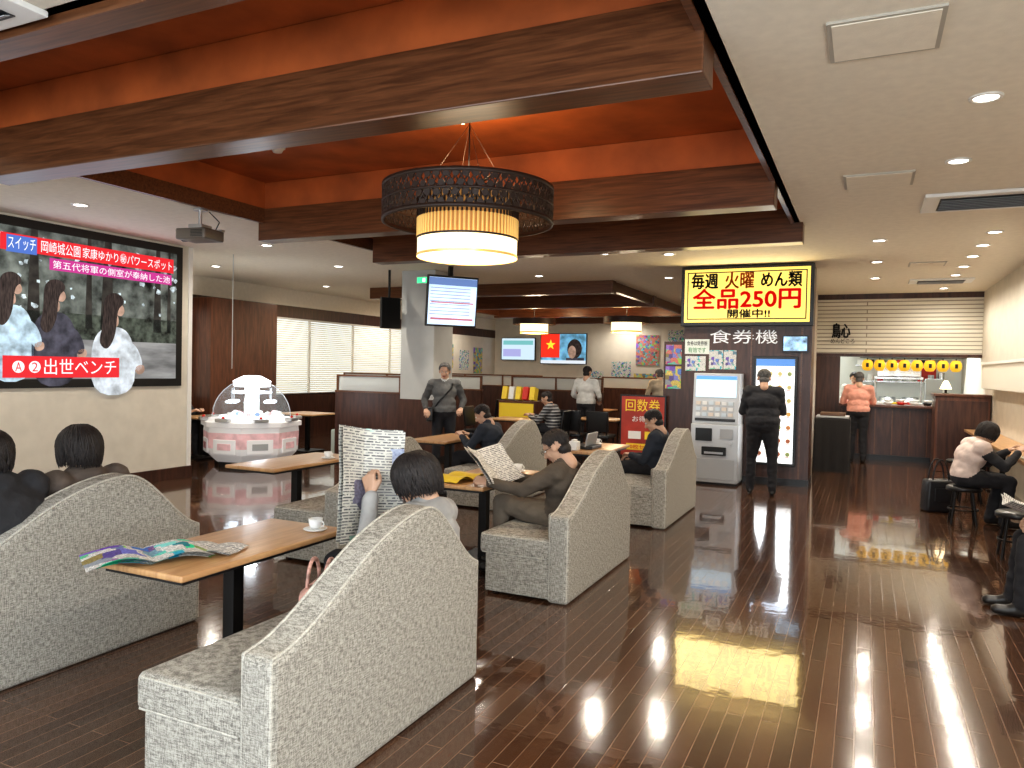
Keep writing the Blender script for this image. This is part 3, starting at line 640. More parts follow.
b=MB(); b.bb(1.50,1.89,4.6,14.4,.70,.74,TABLEW,.008,3)
for y in (4.8,6.7,8.6,10.5,12.4,14.2): b.bb(1.74,1.80,y-.03,y+.03,.0,.70,BLKMET); b.bb(1.55,1.86,y-.03,y+.03,.66,.70,BLKMET); b.bb(1.58,1.86,y-.04,y+.04,0,.02,BLKMET)
b.done('long_counter_table')
b=MB(); b.bb(1.72,1.89,10.6,14.4,1.42,1.84,M('shelf_cream',(.78,.74,.64),.5),.01); b.bb(1.70,1.89,10.58,14.42,1.80,1.84,WHITE); b.done('boxed_shelf')

# ------------------------------------------------------------------ far area furniture
def partition(x0,x1,y,h=1.12,gl=.24):
    b=MB(); b.bb(x0,x1,y,y+.1,0,h,DKWOOD,.005); b.bb(x0,x1,y-.01,y+.11,h,h+.03,BEAM)
    n=max(1,int((x1-x0)/.9))
    for i in range(n+1):
        x=x0+(x1-x0)*i/n; x=min(max(x,x0+.02),x1-.02); b.bb(x-.02,x+.02,y+.03,y+.07,h+.03,h+.03+gl,BEAM)
    b.bb(x0,x1,y+.045,y+.055,h+.03,h+.03+gl,FROST); b.bb(x0,x1,y+.03,y+.07,h+.03+gl,h+.06+gl,BEAM)
    b.done('low_partition')
partition(-8.3,-6.97,10.45); partition(-10.45,-7.0,13.4); partition(-7.0,-4.9,14.8); partition(-10.45,-7.2,17.0); partition(-6.0,-3.4,18.0)
def chair(x,y,rz,mat=None):
    mat=mat or BLACK; b=MB()
    b.box((0,0,.44),(.42,.42,.06),mat,.02,3); b.box((-.2,0,.70),(.035,.40,.36),mat,.015,3,rot=(0,rad(-8),0))
    for sx,sy in ((-.18,-.18),(-.18,.18),(.18,-.18),(.18,.18)): b.cyl((sx,sy,0),(sx*.95,sy*.95,.42),.016,BLKMET,n=8)
    for sy in (-.17,.17): b.cyl((-.18,sy,.42),(-.21,sy,.72),.014,BLKMET,n=8)
    b.done('dining_chair',(x,y,0),rz)
def dtable(x,y,w=.8,l=.7): return table(x,y,w,l,.70,'dining_table')
for (x,y) in ((-5.6,12.1),(-4.4,13.2),(-8.6,12.3),(-5.5,16.2),(-8.4,15.2),(-7.0,19.5),(-4.6,19.6)):
    dtable(x,y)
    chair(x+.75,y,math.pi); 
    if (x,y)!=(-4.4,13.2): chair(x-.75,y,0)
chair(-4.15,12.5,rad(90)); chair(-4.65,12.5,rad(90)); chair(-3.2,12.6,rad(100))
dtable(-9.15,10.75); chair(-10.45,8.95,rad(0)); dtable(-9.85,8.95,.5,.6)
b=MB(); BM=M('booth_vinyl',(.48,.54,.48),.5); b.box((0,0,.22),(.5,.9,.44),BM,.03,3); b.box((.22,0,.55),(.14,.9,.8),BM,.04,3); b.done('booth_bench',(-8.3,11.1,0))
b=MB(); b.bb(-.4,.4,-.2,.2,0,.95,REDWOOD,.01); b.box((0,-.21,.75),(.74,.02,.3),YEL); 
for k in range(5): b.box((-.3+.15*k,-.05,1.08),(.11,.18,.26),[YEL,WHITEP,YEL,RED,YEL][k],.005,rot=(rad(-15),0,0))
b.done('snack_display_counter',(-6.2,13.6,0))
def tv(x,y,z,w,h,kind):
    b=MB(); b.bb(-w/2-.02,w/2+.02,-.04,.02,-h/2-.02,h/2+.02,BLACK,.006)
    if kind: 
        b.bb(-w/2,w/2,-.045,-.04,-h/2,h/2,E('tv_blue',(.12,.3,.45),1,nscale=4,namt=.6)); b.bb(-w/2,-.12,-.047,-.045,-h*.30,h/2,E('tv_red',(.75,.04,.02),1.1))
        st_=[]; 
        for i in range(10):
            r=.17 if i%2==0 else .07; a=math.pi/2+i*math.pi/5; st_.append((-.42+r*math.cos(a),.12+r*math.sin(a)))
        b.prism(st_,'y',-.049,-.046,E('tv_star',(.9,.7,.05),1.1))
        b.ell((.38,-.046,.0),(.24,.004,.30),HK); b.ell((.30,-.05,-.10),(.13,.004,.2),SKN); b.bb(.1,.7,-.05,-.046,-h/2,-.28,CL2)
        b.bb(-w/2,w/2,-.052,-.05,-h/2,-h/2+.1,E('tv_ticker',(.7,.75,.8),1))
    else:
        b.bb(-w/2,w/2,-.045,-.04,-h/2,h/2,E('tv_pale',(.6,.75,.85),1)); b.bb(-w/2+.05,w/2-.05,-.047,-.045,h*.2,h*.4,E('tv_green',(.2,.5,.5),1)); b.bb(-w/2+.05,.1,-.047,-.045,-h*.35,0,E('tv_lilac',(.4,.4,.7),1))
    b.done('television',(x,y,z))
tv(-8.55,21.9,2.22,1.5,.92,True); tv(-10.1,21.9,2.2,1.15,.68,False)
for (x,z,w,h,m) in ((-5.9,2.2,.7,.9,PAPR),(-5.0,2.2,.6,1.2,PAP),(-6.7,1.5,.6,.7,PAP),(-5.9,1.25,.8,.5,PAPY),(-4.2,2.2,.9,1.3,PAPY),(-7.5,1.35,.5,.4,PAP),(-3.2,2.0,.7,1.1,PAPR)): poster(x,21.97,z,w,h,m)
for (y,z,w,h,m) in ((18.2,1.8,.5,.6,PAPR),(19,1.9,.5,.7,PAPY),(19.9,1.8,.6,.6,PAP),(20.8,1.8,.6,.8,PAPY)): poster(X0+.012,y,z,w,h,m,'poster',FX)

# ------------------------------------------------------------------ capsule crane game
b=MB(); PK=M('crane_pink',(.80,.52,.54),.35,nscale=7,namt=.25,emit=.12); WH=M('crane_white',(.82,.81,.81),.3,emit=.12)
def ngon(r,z,n=8,ph=math.pi/8): return [(r*math.cos(2*math.pi*i/n+ph),r*math.sin(2*math.pi*i/n+ph),z) for i in range(n)]
def loft(rs,mat,n=8):
    v=[];f=[]
    for (r,z) in rs: v+=ngon(r,z,n)
    for j in range(len(rs)-1):
        for i in range(n): f.append([j*n+i,j*n+(i+1)%n,(j+1)*n+(i+1)%n,(j+1)*n+i])
    b.raw(v,f,mat)
CFL=M('claw_glow',(.8,.9,1),.3,emit=1.8)
loft([(.58,0),(.58,.08)],BLACK); loft([(.60,.08),(.72,.20),(.75,.30)],WH); loft([(.75,.30),(.76,.54)],PK); loft([(.76,.54),(.75,.62)],WH); loft([(.74,.62),(.80,.63),(.80,.70),(.70,.74),(.001,.74)],WH)
for i in range(8):
    a=2*math.pi*i/8; c=Vector((math.cos(a),math.sin(a),0)); b.box(c*.70+Vector((0,0,.33)),(.03,.40,.22),WH,.01,rot=(0,0,a)); b.box(c*.717+Vector((0,0,.33)),(.01,.24,.10),[PK,M('crane_rose',(.65,.3,.36),.3),PK,GREYP][i%4],.004,rot=(0,0,a))
    b.box(c*.74+Vector((0,0,.74)),(.12,.22,.05),SILVER,.01,rot=(0,0,a)); b.ell(c*.74+Vector((0,0,.78)),(.025,.025,.02),RED,10)
    if i%2==0:
        a2=a+math.pi/8; pts=[Vector((.62*math.cos(t)*math.cos(a2),.62*math.cos(t)*math.sin(a2),.76+.60*math.sin(t))) for t in [math.pi/2*k/8 for k in range(9)]]; b.tube(pts,.007,SILVER,6)
b.lathe([(.62*math.cos(t),.76+.60*math.sin(t)) for t in [math.pi/2*k/12 for k in range(12)]],(0,0,0),GLASS,32)
b.lathe([(.28,1.24),(.30,1.33),(.14,1.41),(.001,1.42)],(0,0,0),M('crane_crown',(.9,.95,1),.3,emit=2.4),24)
b.cyl((0,0,.74),(0,0,1.3),.11,M('crane_core',(.9,.95,1),.3,emit=2.2)); b.lathe([(.5,.75),(.5,.78),(.001,.78)],(0,0,0),M('crane_deck',(.8,.85,.9),.3,emit=1.1),32)
for i in range(22):
    a=random.random()*6.28; r=.2+.26*random.random(); b.ell((r*math.cos(a),r*math.sin(a),.80+.02*random.random()),(.045,.045,.035),random.choice([PK,WHITEP,WHITEP,M('prize_blue',(.3,.45,.8),.4)]),10)
for i in range(6):
    a=i*1.047; b.cyl((.34*math.cos(a),.34*math.sin(a),.98),(.34*math.cos(a),.34*math.sin(a),1.22),.010,SILVER,n=8)
    for j in range(5):
        t=j*1.2566; b.ell((.34*math.cos(a)+.06*math.cos(t),.34*math.sin(a)+.06*math.sin(t),1.0),(.045,.045,.022),CFL,8); b.ell((.24*math.cos(a+.5)+.05*math.cos(t),.24*math.sin(a+.5)+.05*math.sin(t),1.15),(.038,.038,.02),CFL,8)
cg=b.done('capsule_crane_game',(-8.74,8.95,0),rad(10)); point('crane_light',(-8.74,8.95,1.62),10,(.85,.93,1),.1,cg); cg.scale=(.96,.96,.98)
b=MB(); b.cyl((0,0,1.5),(0,0,CZ),.006,GREYP,n=6); b.done('hanging_cable',(-8.3,8.1,0))

# ------------------------------------------------------------------ people
SKIN=M('skin',(.55,.34,.235),.55,nscale=12,namt=.08); LIP=M('lip',(.40,.15,.12),.5)
EYEW=M('eye_white',(.7,.7,.68),.2); PUP=M('pupil',(.02,.012,.01),.1)
HAIRB=M('hair_black',(.018,.013,.012),.62,nscale=60,namt=.5); HAIRG=M('hair_grey',(.10,.095,.09),.6,nscale=60,namt=.5)
SHOE=M('shoe_black',(.02,.018,.017),.35)
def cloth(name,c): return M(name,c,.9,nscale=9,namt=.16,bump=.8,bscale=9,bdist=.02)
def capsule(p0,p1,r0,r1,n=14,k=5):
    p0=Vector(p0);p1=Vector(p1); ax=p1-p0
    if ax.length<1e-5: ax=Vector((0,0,1))*1e-4; p1=p0+ax
    q=ax.normalized().to_track_quat('Z','Y').to_matrix(); rings=[]
    for j in range(k+1):
        t=-math.pi/2+math.pi/2*j/k; rings.append((p0,r0*math.cos(t),r0*math.sin(t)))
    for j in range(k+1):
        t=math.pi/2*j/k; rings.append((p1,r1*math.cos(t),r1*math.sin(t)))
    V=[];F=[]
    for (c,r,z) in rings:
        r=max(r,1e-4)
        for i in range(n):
            a=2*math.pi*i/n; V.append(c+q@Vector((r*math.cos(a),r*math.sin(a),z)))
    m=len(rings)
    for j in range(m-1):
        for i in range(n): F.append([j*n+i,j*n+(i+1)%n,(j+1)*n+(i+1)%n,(j+1)*n+i])
    F.append(list(range(n))[::-1]); F.append(list(range((m-1)*n,m*n)))
    return V,F
def ellip(c,r,R=None,nu=18,nv=12):
    V=[];F=[]; R=R or Matrix.Identity(3); c=Vector(c)
    for j in range(nv+1):
        t=-math.pi/2+math.pi*j/nv
        for i in range(nu):
            a=2*math.pi*i/nu; cr=max(math.cos(t),1e-3)
            V.append(c+R@Vector((r[0]*cr*math.cos(a),r[1]*cr*math.sin(a),r[2]*math.sin(t))))
    for j in range(nv):
        for i in range(nu): F.append([j*nu+i,j*nu+(i+1)%nu,(j+1)*nu+(i+1)%nu,(j+1)*nu+i])
    F.append(list(range(nu))[::-1]); F.append(list(range(nv*nu,(nv+1)*nu)))
    return V,F
class Flesh:
    def __init__(s): s.P=[]
    def cap(s,a,b_,r0,r1,mat): s.P.append(('c',Vector(a),Vector(b_),r0,r1,mat))
    def ell(s,c,r,mat,R=None): s.P.append(('e',Vector(c),r,R or Matrix.Identity(3),0,mat))
    def build(s,acc,vox,it,mx=None,fac=.5,wrinkle=0):
        V=[];F=[]
        for p in s.P:
            v,f=capsule(p[1],p[2],p[3],p[4]) if p[0]=='c' else ellip(p[1],p[2],p[3])
            o=len(V); V+=v; F+=[[i+o for i in g] for g in f]
        me=D.meshes.new('tmp'); me.from_pydata([tuple(v) for v in V],[],F)
        ob=lnk(D.objects.new('tmp',me)); md=ob.modifiers.new('r','REMESH'); md.mode='VOXEL'; md.voxel_size=vox
        sm=ob.modifiers.new('s','SMOOTH'); sm.factor=fac; sm.iterations=it
        dg=bpy.context.evaluated_depsgraph_get(); m2=D.meshes.new_from_object(ob.evaluated_get(dg))
        n=len(m2.vertices); co=np.empty(n*3); m2.vertices.foreach_get('co',co); co=co.reshape(-1,3)
        faces=[list(pl.vertices) for pl in m2.polygons]
        cen=np.array([co[f].mean(0) for f in faces])
        best=np.full(len(faces),1e9); lab=np.zeros(len(faces),int)
        for k,p in enumerate(s.P):
            if p[0]=='c':
                a=np.array(p[1]);c=np.array(p[2]);d=c-a; t=np.clip(((cen-a)@d)/max(d@d,1e-9),0,1)
                ds=np.linalg.norm(cen-(a+t[:,None]*d),axis=1)-(p[3]+(p[4]-p[3])*t)
            else:
                R=np.array(p[3]); qv=((cen-np.array(p[1]))@R)/np.array(p[2]); ds=(np.linalg.norm(qv,axis=1)-1)*min(p[2])
            ok=ds<best; best[ok]=ds[ok]; lab[ok]=k
        if wrinkle:
            nrm=np.empty(n*3); m2.vertices.foreach_get('normal',nrm); nrm=nrm.reshape(-1,3)
            isc=np.zeros(n,bool)
            for f_,k in zip(faces,lab):
                if s.P[k][5] not in (SKIN,SHOE): isc[f_]=True
            for i in range(n):
                if isc[i]:
                    c=co[i]; a=noise.noise(Vector((c[0]*13,c[1]*13,c[2]*20))); a2=1-abs(noise.noise(Vector((c[0]*9+5,c[1]*9,c[2]*16+3))))*2
                    co[i]=c+nrm[i]*wrinkle*(a*.8+a2*.7)
        mi=[acc.mi(p[5]) for p in s.P]; o=len(acc.V)
        for v in co:
            v=Vector(v); acc.V.append(mx@v if mx is not None else v)
        for f,k in zip(faces,lab): acc.F.append([i+o for i in f]); acc.MI.append(mi[k]); acc.SM.append(True)
        D.objects.remove(ob); D.meshes.remove(m2); D.meshes.remove(me)
def ik(Sp,Wp,l1,l2,pole):
    d=Wp-Sp; L=min(d.length,(l1+l2)*.995); dn=d.normalized(); Wp=Sp+dn*L
    a=(l1*l1-l2*l2+L*L)/(2*L); h=math.sqrt(max(l1*l1-a*a,0)); p=pole-dn*pole.dot(dn); p.normalize()
    return Sp+dn*a+p*h,Wp
def add_hand(acc,Wp,d,back,side,curl=.5,s=1.0,vox=.0048):
    x=d.normalized(); z=back-x*back.dot(x); z.normalize(); y=z.cross(x)
    R=Matrix((x,y,z)).transposed(); mx=Matrix.Translation(Wp)@R.to_4x4()@Matrix.Diagonal((s,s,s,1))
    th=-1 if side=='L' else 1
    f=Flesh(); f.cap((-.03,0,0),(.012,0,0),.024,.024,SKIN)
    ks=[(.088,.030),(.092,.010),(.088,-.010),(.080,-.029)]; ln=[.070,.078,.072,.056]
    for i,((kx,ky),L) in enumerate(zip(ks,ln)):
        ky*=th; f.cap((.01,ky*.55,0),(kx,ky,.0),.016,.0125,SKIN)
        p=Vector((kx,ky,0)); ang=rad(8)+curl*rad(52)*(1+.06*i); r=.0092 if i<3 else .0082
        for j,fr in enumerate((.45,.31,.24)):
            sp_=.10*(ky/.03)*(1-curl*.5)
            dv=Vector((math.cos(ang)*math.cos(sp_),math.sin(sp_)*math.cos(ang),-math.sin(ang)))
            q2=p+dv*L*fr; f.cap(p,q2,r,r*.92,SKIN); p=q2; r*=.92; ang+=curl*rad(58)
    p=Vector((.018,th*.022,-.004)); a1=Vector((.052,th*.050,-.018)); a2=Vector((.078,th*(.058-.018*curl),-.026-.012*curl)); a3=Vector((.100,th*(.056-.03*curl),-.030-.016*curl))
    f.cap(p,a1,.016,.0125,SKIN); f.cap(a1,a2,.0115,.0105,SKIN); f.cap(a2,a3,.0105,.009,SKIN)
    f.build(acc,vox,2,mx,.4)
def lerp_tab(t,tab):
    for (a,va),(c,vc) in zip(tab[:-1],tab[1:]):
        if t<=c: return va+(vc-va)*(t-a)/(c-a)
    return tab[-1][1]
HL={'short':[(0,40),(35,36),(55,12),(75,-14),(85,-16),(95,2),(110,4),(125,-30),(180,-46)],
    'bob':[(0,26),(28,18),(42,-20),(60,-40),(90,-46),(180,-52)]}
def add_head(acc,pos,R,hair,style,vox=.0065,glasses=False,s=1.0,hs=1.0,seed=0):
    mx=Matrix.Translation(pos)@R.to_4x4()@Matrix.Diagonal((s,s,s,1))
    f=Flesh()
    f.ell((-.012,0,.026),(.095,.077,.084),SKIN); f.ell((.018,0,-.022),(.068,.060,.082),SKIN); f.ell((.046,0,-.088),(.030,.030,.024),SKIN); f.ell((.008,0,-.062),(.060,.056,.044),SKIN)
    f.cap((.084,0,.004),(.104,0,-.034),.007,.0125,SKIN); f.ell((.092,.011,-.038),(.011,.008,.008),SKIN); f.ell((.092,-.011,-.038),(.011,.008,.008),SKIN)
    f.cap((.074,-.034,.021),(.074,.034,.021),.009,.009,SKIN)
    for sg in (1,-1): f.ell((-.006,sg*.078,-.010),(.019,.010,.031),SKIN); f.ell((.055,sg*.034,-.032),(.026,.022,.022),SKIN)
    f.cap((.079,-.017,-.058),(.079,.017,-.058),.0075,.0075,LIP); f.cap((.077,-.014,-.067),(.077,.014,-.067),.008,.008,LIP)
    f.cap((-.022,0,-.05),(-.04,0,-.15),.053,.055,SKIN)
    # hair of the nape
    f.ell((-.050,0,-.040),(.052,.066,.052),hair)
    f.build(acc,vox,3,mx,.4)
    def sub(v,fc,mat): acc.raw(v,fc,mat,True,mx)
    for sg in (1,-1):
        sub(*ellip((.077,sg*.030,.002),(.0115,.0135,.0085),None,12,8),EYEW); sub(*ellip((.0865,sg*.030,.002),(.0035,.0055,.006),None,10,6),PUP)
        sub(*capsule((.0865,sg*.016,.020),(.080,sg*.045,.022),.0035,.003,6,2),hair)
        sub(*capsule((.086,sg*.019,.0105),(.082,sg*.042,.009),.003,.003,6,2),SKIN)
    if glasses:
        for sg in (1,-1):
            pts=[Vector((.101,sg*.031+.022*math.cos(t),.0+.016*math.sin(t))) for t in [2*math.pi*i/12 for i in range(13)]]
            for i in range(12): sub(*capsule(pts[i],pts[i+1],.0018,.0018,5,1),BLACK)
            sub(*capsule((.099,sg*.053,.004),(.0,sg*.083,.006),.002,.002,5,1),BLACK)
    nu,nv=48,36; V=[];F=[]; tab=HL[style]
    rx,ry,rz=(.0995,.0825,.0915) if style=='short' else (.104*hs,.090*hs,.097*hs)
    cz=.026
    for j in range(nv+1):
        t=-90+180*j/nv
        for i in range(nu):
            az=360*i/nu; az_=az if az<=180 else 360-az
            m=max(0,min(1,(t-lerp_tab(az_,tab))/8+.5)); m=m*m*(3-2*m)
            a=rad(az); tt=rad(t); k=.80+.20*m
            V.append(Vector((rx*k*math.cos(tt)*math.cos(a)-.012,ry*k*math.cos(tt)*math.sin(a),rz*k*math.sin(tt)+cz)))
    for j in range(nv):
        for i in range(nu): F.append([j*nu+i,j*nu+(i+1)%nu,(j+1)*nu+(i+1)%nu,(j+1)*nu+i])
    sub(V,F,hair)
    rnd=random.Random(seed+11); far=vox>.008
    N=(60 if far else 230) if style=='short' else (80 if far else 520)
    for k in range(N):
        az=rnd.uniform(-180,180); az_=abs(az); e1=lerp_tab(az_,tab)-(rnd.uniform(-3,3)); e0=rnd.uniform(35,86) if style=='short' else rnd.uniform(10,88)
        if style=='short': e1=max(e1,e0-rnd.uniform(35,75))
        else: e1-=rnd.uniform(-8,7)
        if e0-e1<8: continue
        lift0=rnd.uniform(1.0,1.03); lift1=rnd.uniform(1.0,1.045) if style=='short' else rnd.uniform(.98,1.12); sw=rnd.uniform(-16,16) if style=='short' else rnd.uniform(-38,38)
        ph=rnd.uniform(0,6); wa=0 if style=='short' else rnd.uniform(1,5)
        pts=[];rs=[]; m=6 if far else 9; w=(.0080 if style=='short' else .0062)*(1.7 if far else 1)*hs
        for j in range(m):
            q_=j/(m-1); e=e0+(e1-e0)*q_; a=rad(az+sw*q_+wa*math.sin(q_*7+ph)); lf=lift0+(lift1-lift0)*q_+.015*math.sin(q_*3.1)
            te=rad(e); p=Vector((rx*lf*math.cos(te)*math.cos(a)-.012,ry*lf*math.cos(te)*math.sin(a),rz*lf*math.sin(te)+cz))
            if style=='bob' and e<0 and az_>35:
                p.x=p.x+(rx*lf*math.cos(a)-.012-p.x)*.60; p.y=p.y+(ry*lf*math.sin(a)-p.y)*.60; p.z-=.018*(-e/45)
            pts.append(mx@p); rs.append(w*s*(1-.75*q_**2) if j else w*.3*s)
        acc.strand(pts,rs,hair,4 if far else 5)
def person(name,loc,yaw,kind='sit',h=.40,wr=None,head=(0,0),lean=0,top=None,pants=None,hair=None,style='short',handback=None,curl=.5,hdir=None,
           knee=.45,foot=(.47,.47),gap=.11,vox=.013,tall=1.0,glasses=False,bulk=1.0,inner=None,stride=0,kz=None,hood=False,sleeve=None,puffy=False,hs=1.0,heads=1.0,extra=None,roll=0):
    acc=MB(); f=Flesh(); hair=hair or HAIRB; sleeve=sleeve or top
    if kind=='sit':
        pel=Vector((0,0,h+.095))
        rt=Matrix.Rotation(rad(lean),3,'Y'); o=Vector((0,0,h+.05))
        P=lambda x,y,z:o+rt@Vector((x,y,z-.05))
        che=P(-.03,0,.33); mid=P(-.035,0,.20); nec=P(-.005,0,.485); hea=P(.045,0,.62); sl=P(-.015,.175,.435); sr=P(-.015,-.175,.435)
        hl,hr=Vector((.03,.09,h+.085)),Vector((.03,-.09,h+.085)); kz=kz or (h+.075,h+.075)
        kl,kr=Vector((knee,gap,kz[0])),Vector((knee,-gap,kz[1])); al,ar=Vector((foot[0],gap,.085)),Vector((foot[1],-gap,.085))
    else:
        rt=Matrix.Rotation(rad(lean),3,'Y'); o=Vector((0,0,.90))
        P=lambda x,y,z:o+rt@Vector((x,y,z-.90))
        pel=Vector((0,0,.92)); che=P(0,0,1.22); mid=P(.0,0,1.07); nec=P(-.01,0,1.385); hea=P(.035,0,1.53); sl=P(-.01,.18,1.345); sr=P(-.01,-.18,1.345)
        hl,hr=Vector((0,.085,.90)),Vector((0,-.085,.90)); kl,kr=Vector((.02+stride/2,gap-.01,.49)),Vector((.02-stride/2,-gap+.01,.49)); al,ar=Vector((-.01+stride,gap,.085)),Vector((-.01-stride,-gap,.085))
    up=(che-pel).normalized(); side=Vector((0,1,0)); fw=side.cross(up).normalized(); R=Matrix((fw,side,up)).transposed()
    B=bulk
    f.ell(pel,(.125*B,.168*B,.115),pants,R); f.ell(pel.lerp(mid,.35),(.135*B,.175*B,.12),top,R); f.ell(mid,(.124*B,.164*B,.13),top,R); f.ell(che,(.122*B,.174*B,.15),top,R)
    f.cap(sl,sr,.066*B,.066*B,top); f.cap(nec-up*.03,sl.lerp(nec,.15),.052,.06,top); f.cap(nec-up*.03,sr.lerp(nec,.15),.052,.06,top)
    f.cap(nec-up*.04,nec+up*.014,.066,.062,inner or top)
    for sg in (1,-1): f.cap(nec+side*.05*sg-fw*.02+up*.02,nec+side*.035*sg+fw*.085-up*.10,.016,.014,top)
    if puffy:
        f.ell(nec-up*.01-fw*.01,(.105,.125,.075),top,R); f.ell(sl+up*.01,(.095,.09,.085),top,R); f.ell(sr+up*.01,(.095,.09,.085),top,R); f.ell(che,(.15*B,.20*B,.15),top,R)
    if hood: f.ell(nec-fw*.075-up*.01,(.07,.12,.07),top,R); f.cap(nec+fw*.04+side*.065,nec-fw*.03+side*.10,.032,.04,top); f.cap(nec+fw*.04-side*.065,nec-fw*.03-side*.10,.032,.04,top)
    hp=hea; f.cap(nec,nec.lerp(hp,.45),.052,.050,SKIN)
    wr=wr or ((.25,.14,h+.2),(.25,-.14,h+.2)); hb=handback or ((0,0,1),(0,0,1)); hands=[]
    for k,(sp_,w,sg) in enumerate(((sl,wr[0],1),(sr,wr[1],-1))):
        w=Vector(w); e,w=ik(sp_,w,.275,.235,Vector((-.25,sg*.55,-1)))
        f.cap(sp_,e,.062*B,.050,sleeve); f.cap(e,w,.050,.037,sleeve); d=(w-e).normalized(); f.cap(w-d*.012,w+d*.0,.040,.040,sleeve); f.cap(w-d*.005,w+d*.02,.024,.023,SKIN)
        fd=Vector(hdir[k]) if hdir and hdir[k] else d
        hands.append((w+d*.022,fd,Vector(hb[k]),'L' if sg>0 else 'R'))
    for hp_,k_,a_ in ((hl,kl,al),(hr,kr,ar)):
        f.cap(hp_,k_,.094*B,.066,pants); f.cap(k_,k_.lerp(a_,.35),.064,.062,pants); f.cap(k_.lerp(a_,.35),a_,.062,.052,pants)
        f.cap(a_+Vector((-.02,0,-.045)),a_+Vector((.15,0,-.050)),.038,.034,SHOE); f.cap(a_+Vector((0,0,-.02)),a_+Vector((.07,0,-.04)),.040,.036,SHOE)
    f.build(acc,vox,4,wrinkle=.008)
    HR=Matrix.Rotation(rad(head[1]),3,'Z')@Matrix.Rotation(rad(head[0]),3,'Y')@Matrix.Rotation(rad(roll),3,'X')
    add_head(acc,hea,HR,hair,style,.0062 if vox<.016 else .009,glasses,heads,hs,seed=int(abs(loc[0]*97+loc[1]*13)))
    c=curl if isinstance(curl,tuple) else (curl,curl)
    for k,(w,d,bk,sd) in enumerate(hands): add_hand(acc,w,d,bk,sd,c[k],1.0,.0048 if vox<.016 else .007)
    if extra: extra(acc,dict(pel=pel,mid=mid,che=che,nec=nec,sl=sl,sr=sr,fw=fw,side=side,up=up))
    ob=acc.done(name,loc,rad(yaw))
    if tall!=1: ob.scale=(tall,)*3
    return ob
JKB=cloth('jacket_black',(.030,.030,.034)); TRK=cloth('trousers_black',(.022,.022,.026)); GREYH=cloth('hoodie_grey',(.36,.355,.35)); BRJ=cloth('jacket_brown',(.090,.072,.056))
NAVY=cloth('jacket_navy',(.034,.040,.054)); OLIVE=cloth('vest_olive',(.15,.15,.145)); TAN=cloth('trousers_tan',(.14,.115,.09)); PINK=cloth('shirt_pink',(.74,.36,.28)); WSH=cloth('shirt_white',(.6,.6,.58)); BEI=cloth('jacket_beige',(.45,.38,.28)); VEST=cloth('vest_cream',(.68,.56,.51)); BRW=cloth('coat_brown',(.11,.086,.072))
m,n_,l_,b_=base('shirt_stripes'); tc=n_.new('ShaderNodeTexCoord'); wv=n_.new('ShaderNodeTexWave'); wv.bands_direction='Z'; wv.inputs['Scale'].default_value=6; l_.new(tc.outputs['Object'],wv.inputs[0]); rp=n_.new('ShaderNodeValToRGB'); rp.color_ramp.elements[0].color=(.015,.015,.02,1); rp.color_ramp.elements[1].color=(.3,.3,.3,1); rp.color_ramp.elements[0].position=.55; rp.color_ramp.elements[1].position=.7; l_.new(wv.outputs[0],rp.inputs[0]); l_.new(rp.outputs[0],b_.inputs[0]); STR=m
SH=.425
person('woman_reading_newspaper',(-1.98,3.22,0),180,'sit',.405,wr=((.30,.05,.92),(.27,-.18,.89)),head=(20,8),lean=2,top=GREYH,pants=TRK,style='bob',handback=((0,1,.2),(0,-1,.2)),curl=.75,hdir=((.3,-.1,1),(.35,.1,1)),knee=.46,foot=(.50,.60),kz=(SH+.15,SH+.10),hood=True,vox=.012,bulk=1.14,hs=1.06,heads=1.08)
def fold(amp,rip=.01): 
    return lambda p,u,v:Vector((p.x,p.y+rip*.6*math.sin(4*u+1)*v,amp*abs(u-.5)*2+rip*math.sin(4*v+3*u)+rip*.8*v*math.sin(9*u+2)+rip*.25*math.sin(13*v+8*u)))
def newspaper(loc,rot,w,h,amp=.05,mat=NEWS,rip=.01):
    o=sheet('newspaper',w,h,mat,36,26,fold(amp,rip)); o.location=loc; o.rotation_euler=rot
    o2=sheet('page_1',w*.97,h,mat,36,26,fold(amp*1.12,rip)); o2.parent=o; o2.location=(.008,-.010,.010)
    return o
newspaper((-2.37,3.22,.975),(rad(82),rad(4),rad(60)),.36,.58,.10,NEWS,.014)
person('man_reading_newspaper',(-2.06,5.32,0),180,'sit',.385,wr=((.43,.36,.74),(.43,-.04,.74)),head=(30,4),lean=2,top=BRJ,pants=TAN,handback=((-.2,.7,.7),(-.2,-.7,.7)),curl=.7,knee=.46,foot=(.46,.56),kz=(SH+.13,SH+.08),glasses=True,bulk=1.2,vox=.012,heads=1.06)
newspaper((-2.60,5.14,.83),(rad(48),rad(0),rad(84)),.48,.34,.06,NEWS2,.010)
person('man_resting',(-2.10,8.42,0),180,'sit',.41,wr=((.30,.05,.62),(.30,-.08,.60)),head=(25,0),lean=3,top=NAVY,pants=TRK,bulk=1.25,curl=.4,heads=1.05)
person('woman_watching_screen',(-3.98,2.80,0),180,'sit',.46,wr=((.28,.10,.66),(.28,-.10,.66)),head=(8,-20),top=BRW,pants=TRK,style='bob',curl=.4,puffy=True,hs=1.14,bulk=1.15,heads=1.05)
person('person_in_black_coat',(-3.96,2.30,0),180,'sit',.48,wr=((.28,.10,.66),(.28,-.10,.66)),head=(5,0),top=JKB,pants=TRK,style='bob',curl=.4,puffy=True,bulk=1.25,heads=1.05)
person('man_leaning_forward',(-4.05,8.15,0),180,'sit',SH,wr=((.40,.10,.74),(.40,-.12,.74)),head=(30,10),lean=14,top=NAVY,pants=TRK,curl=.5,bulk=1.1)
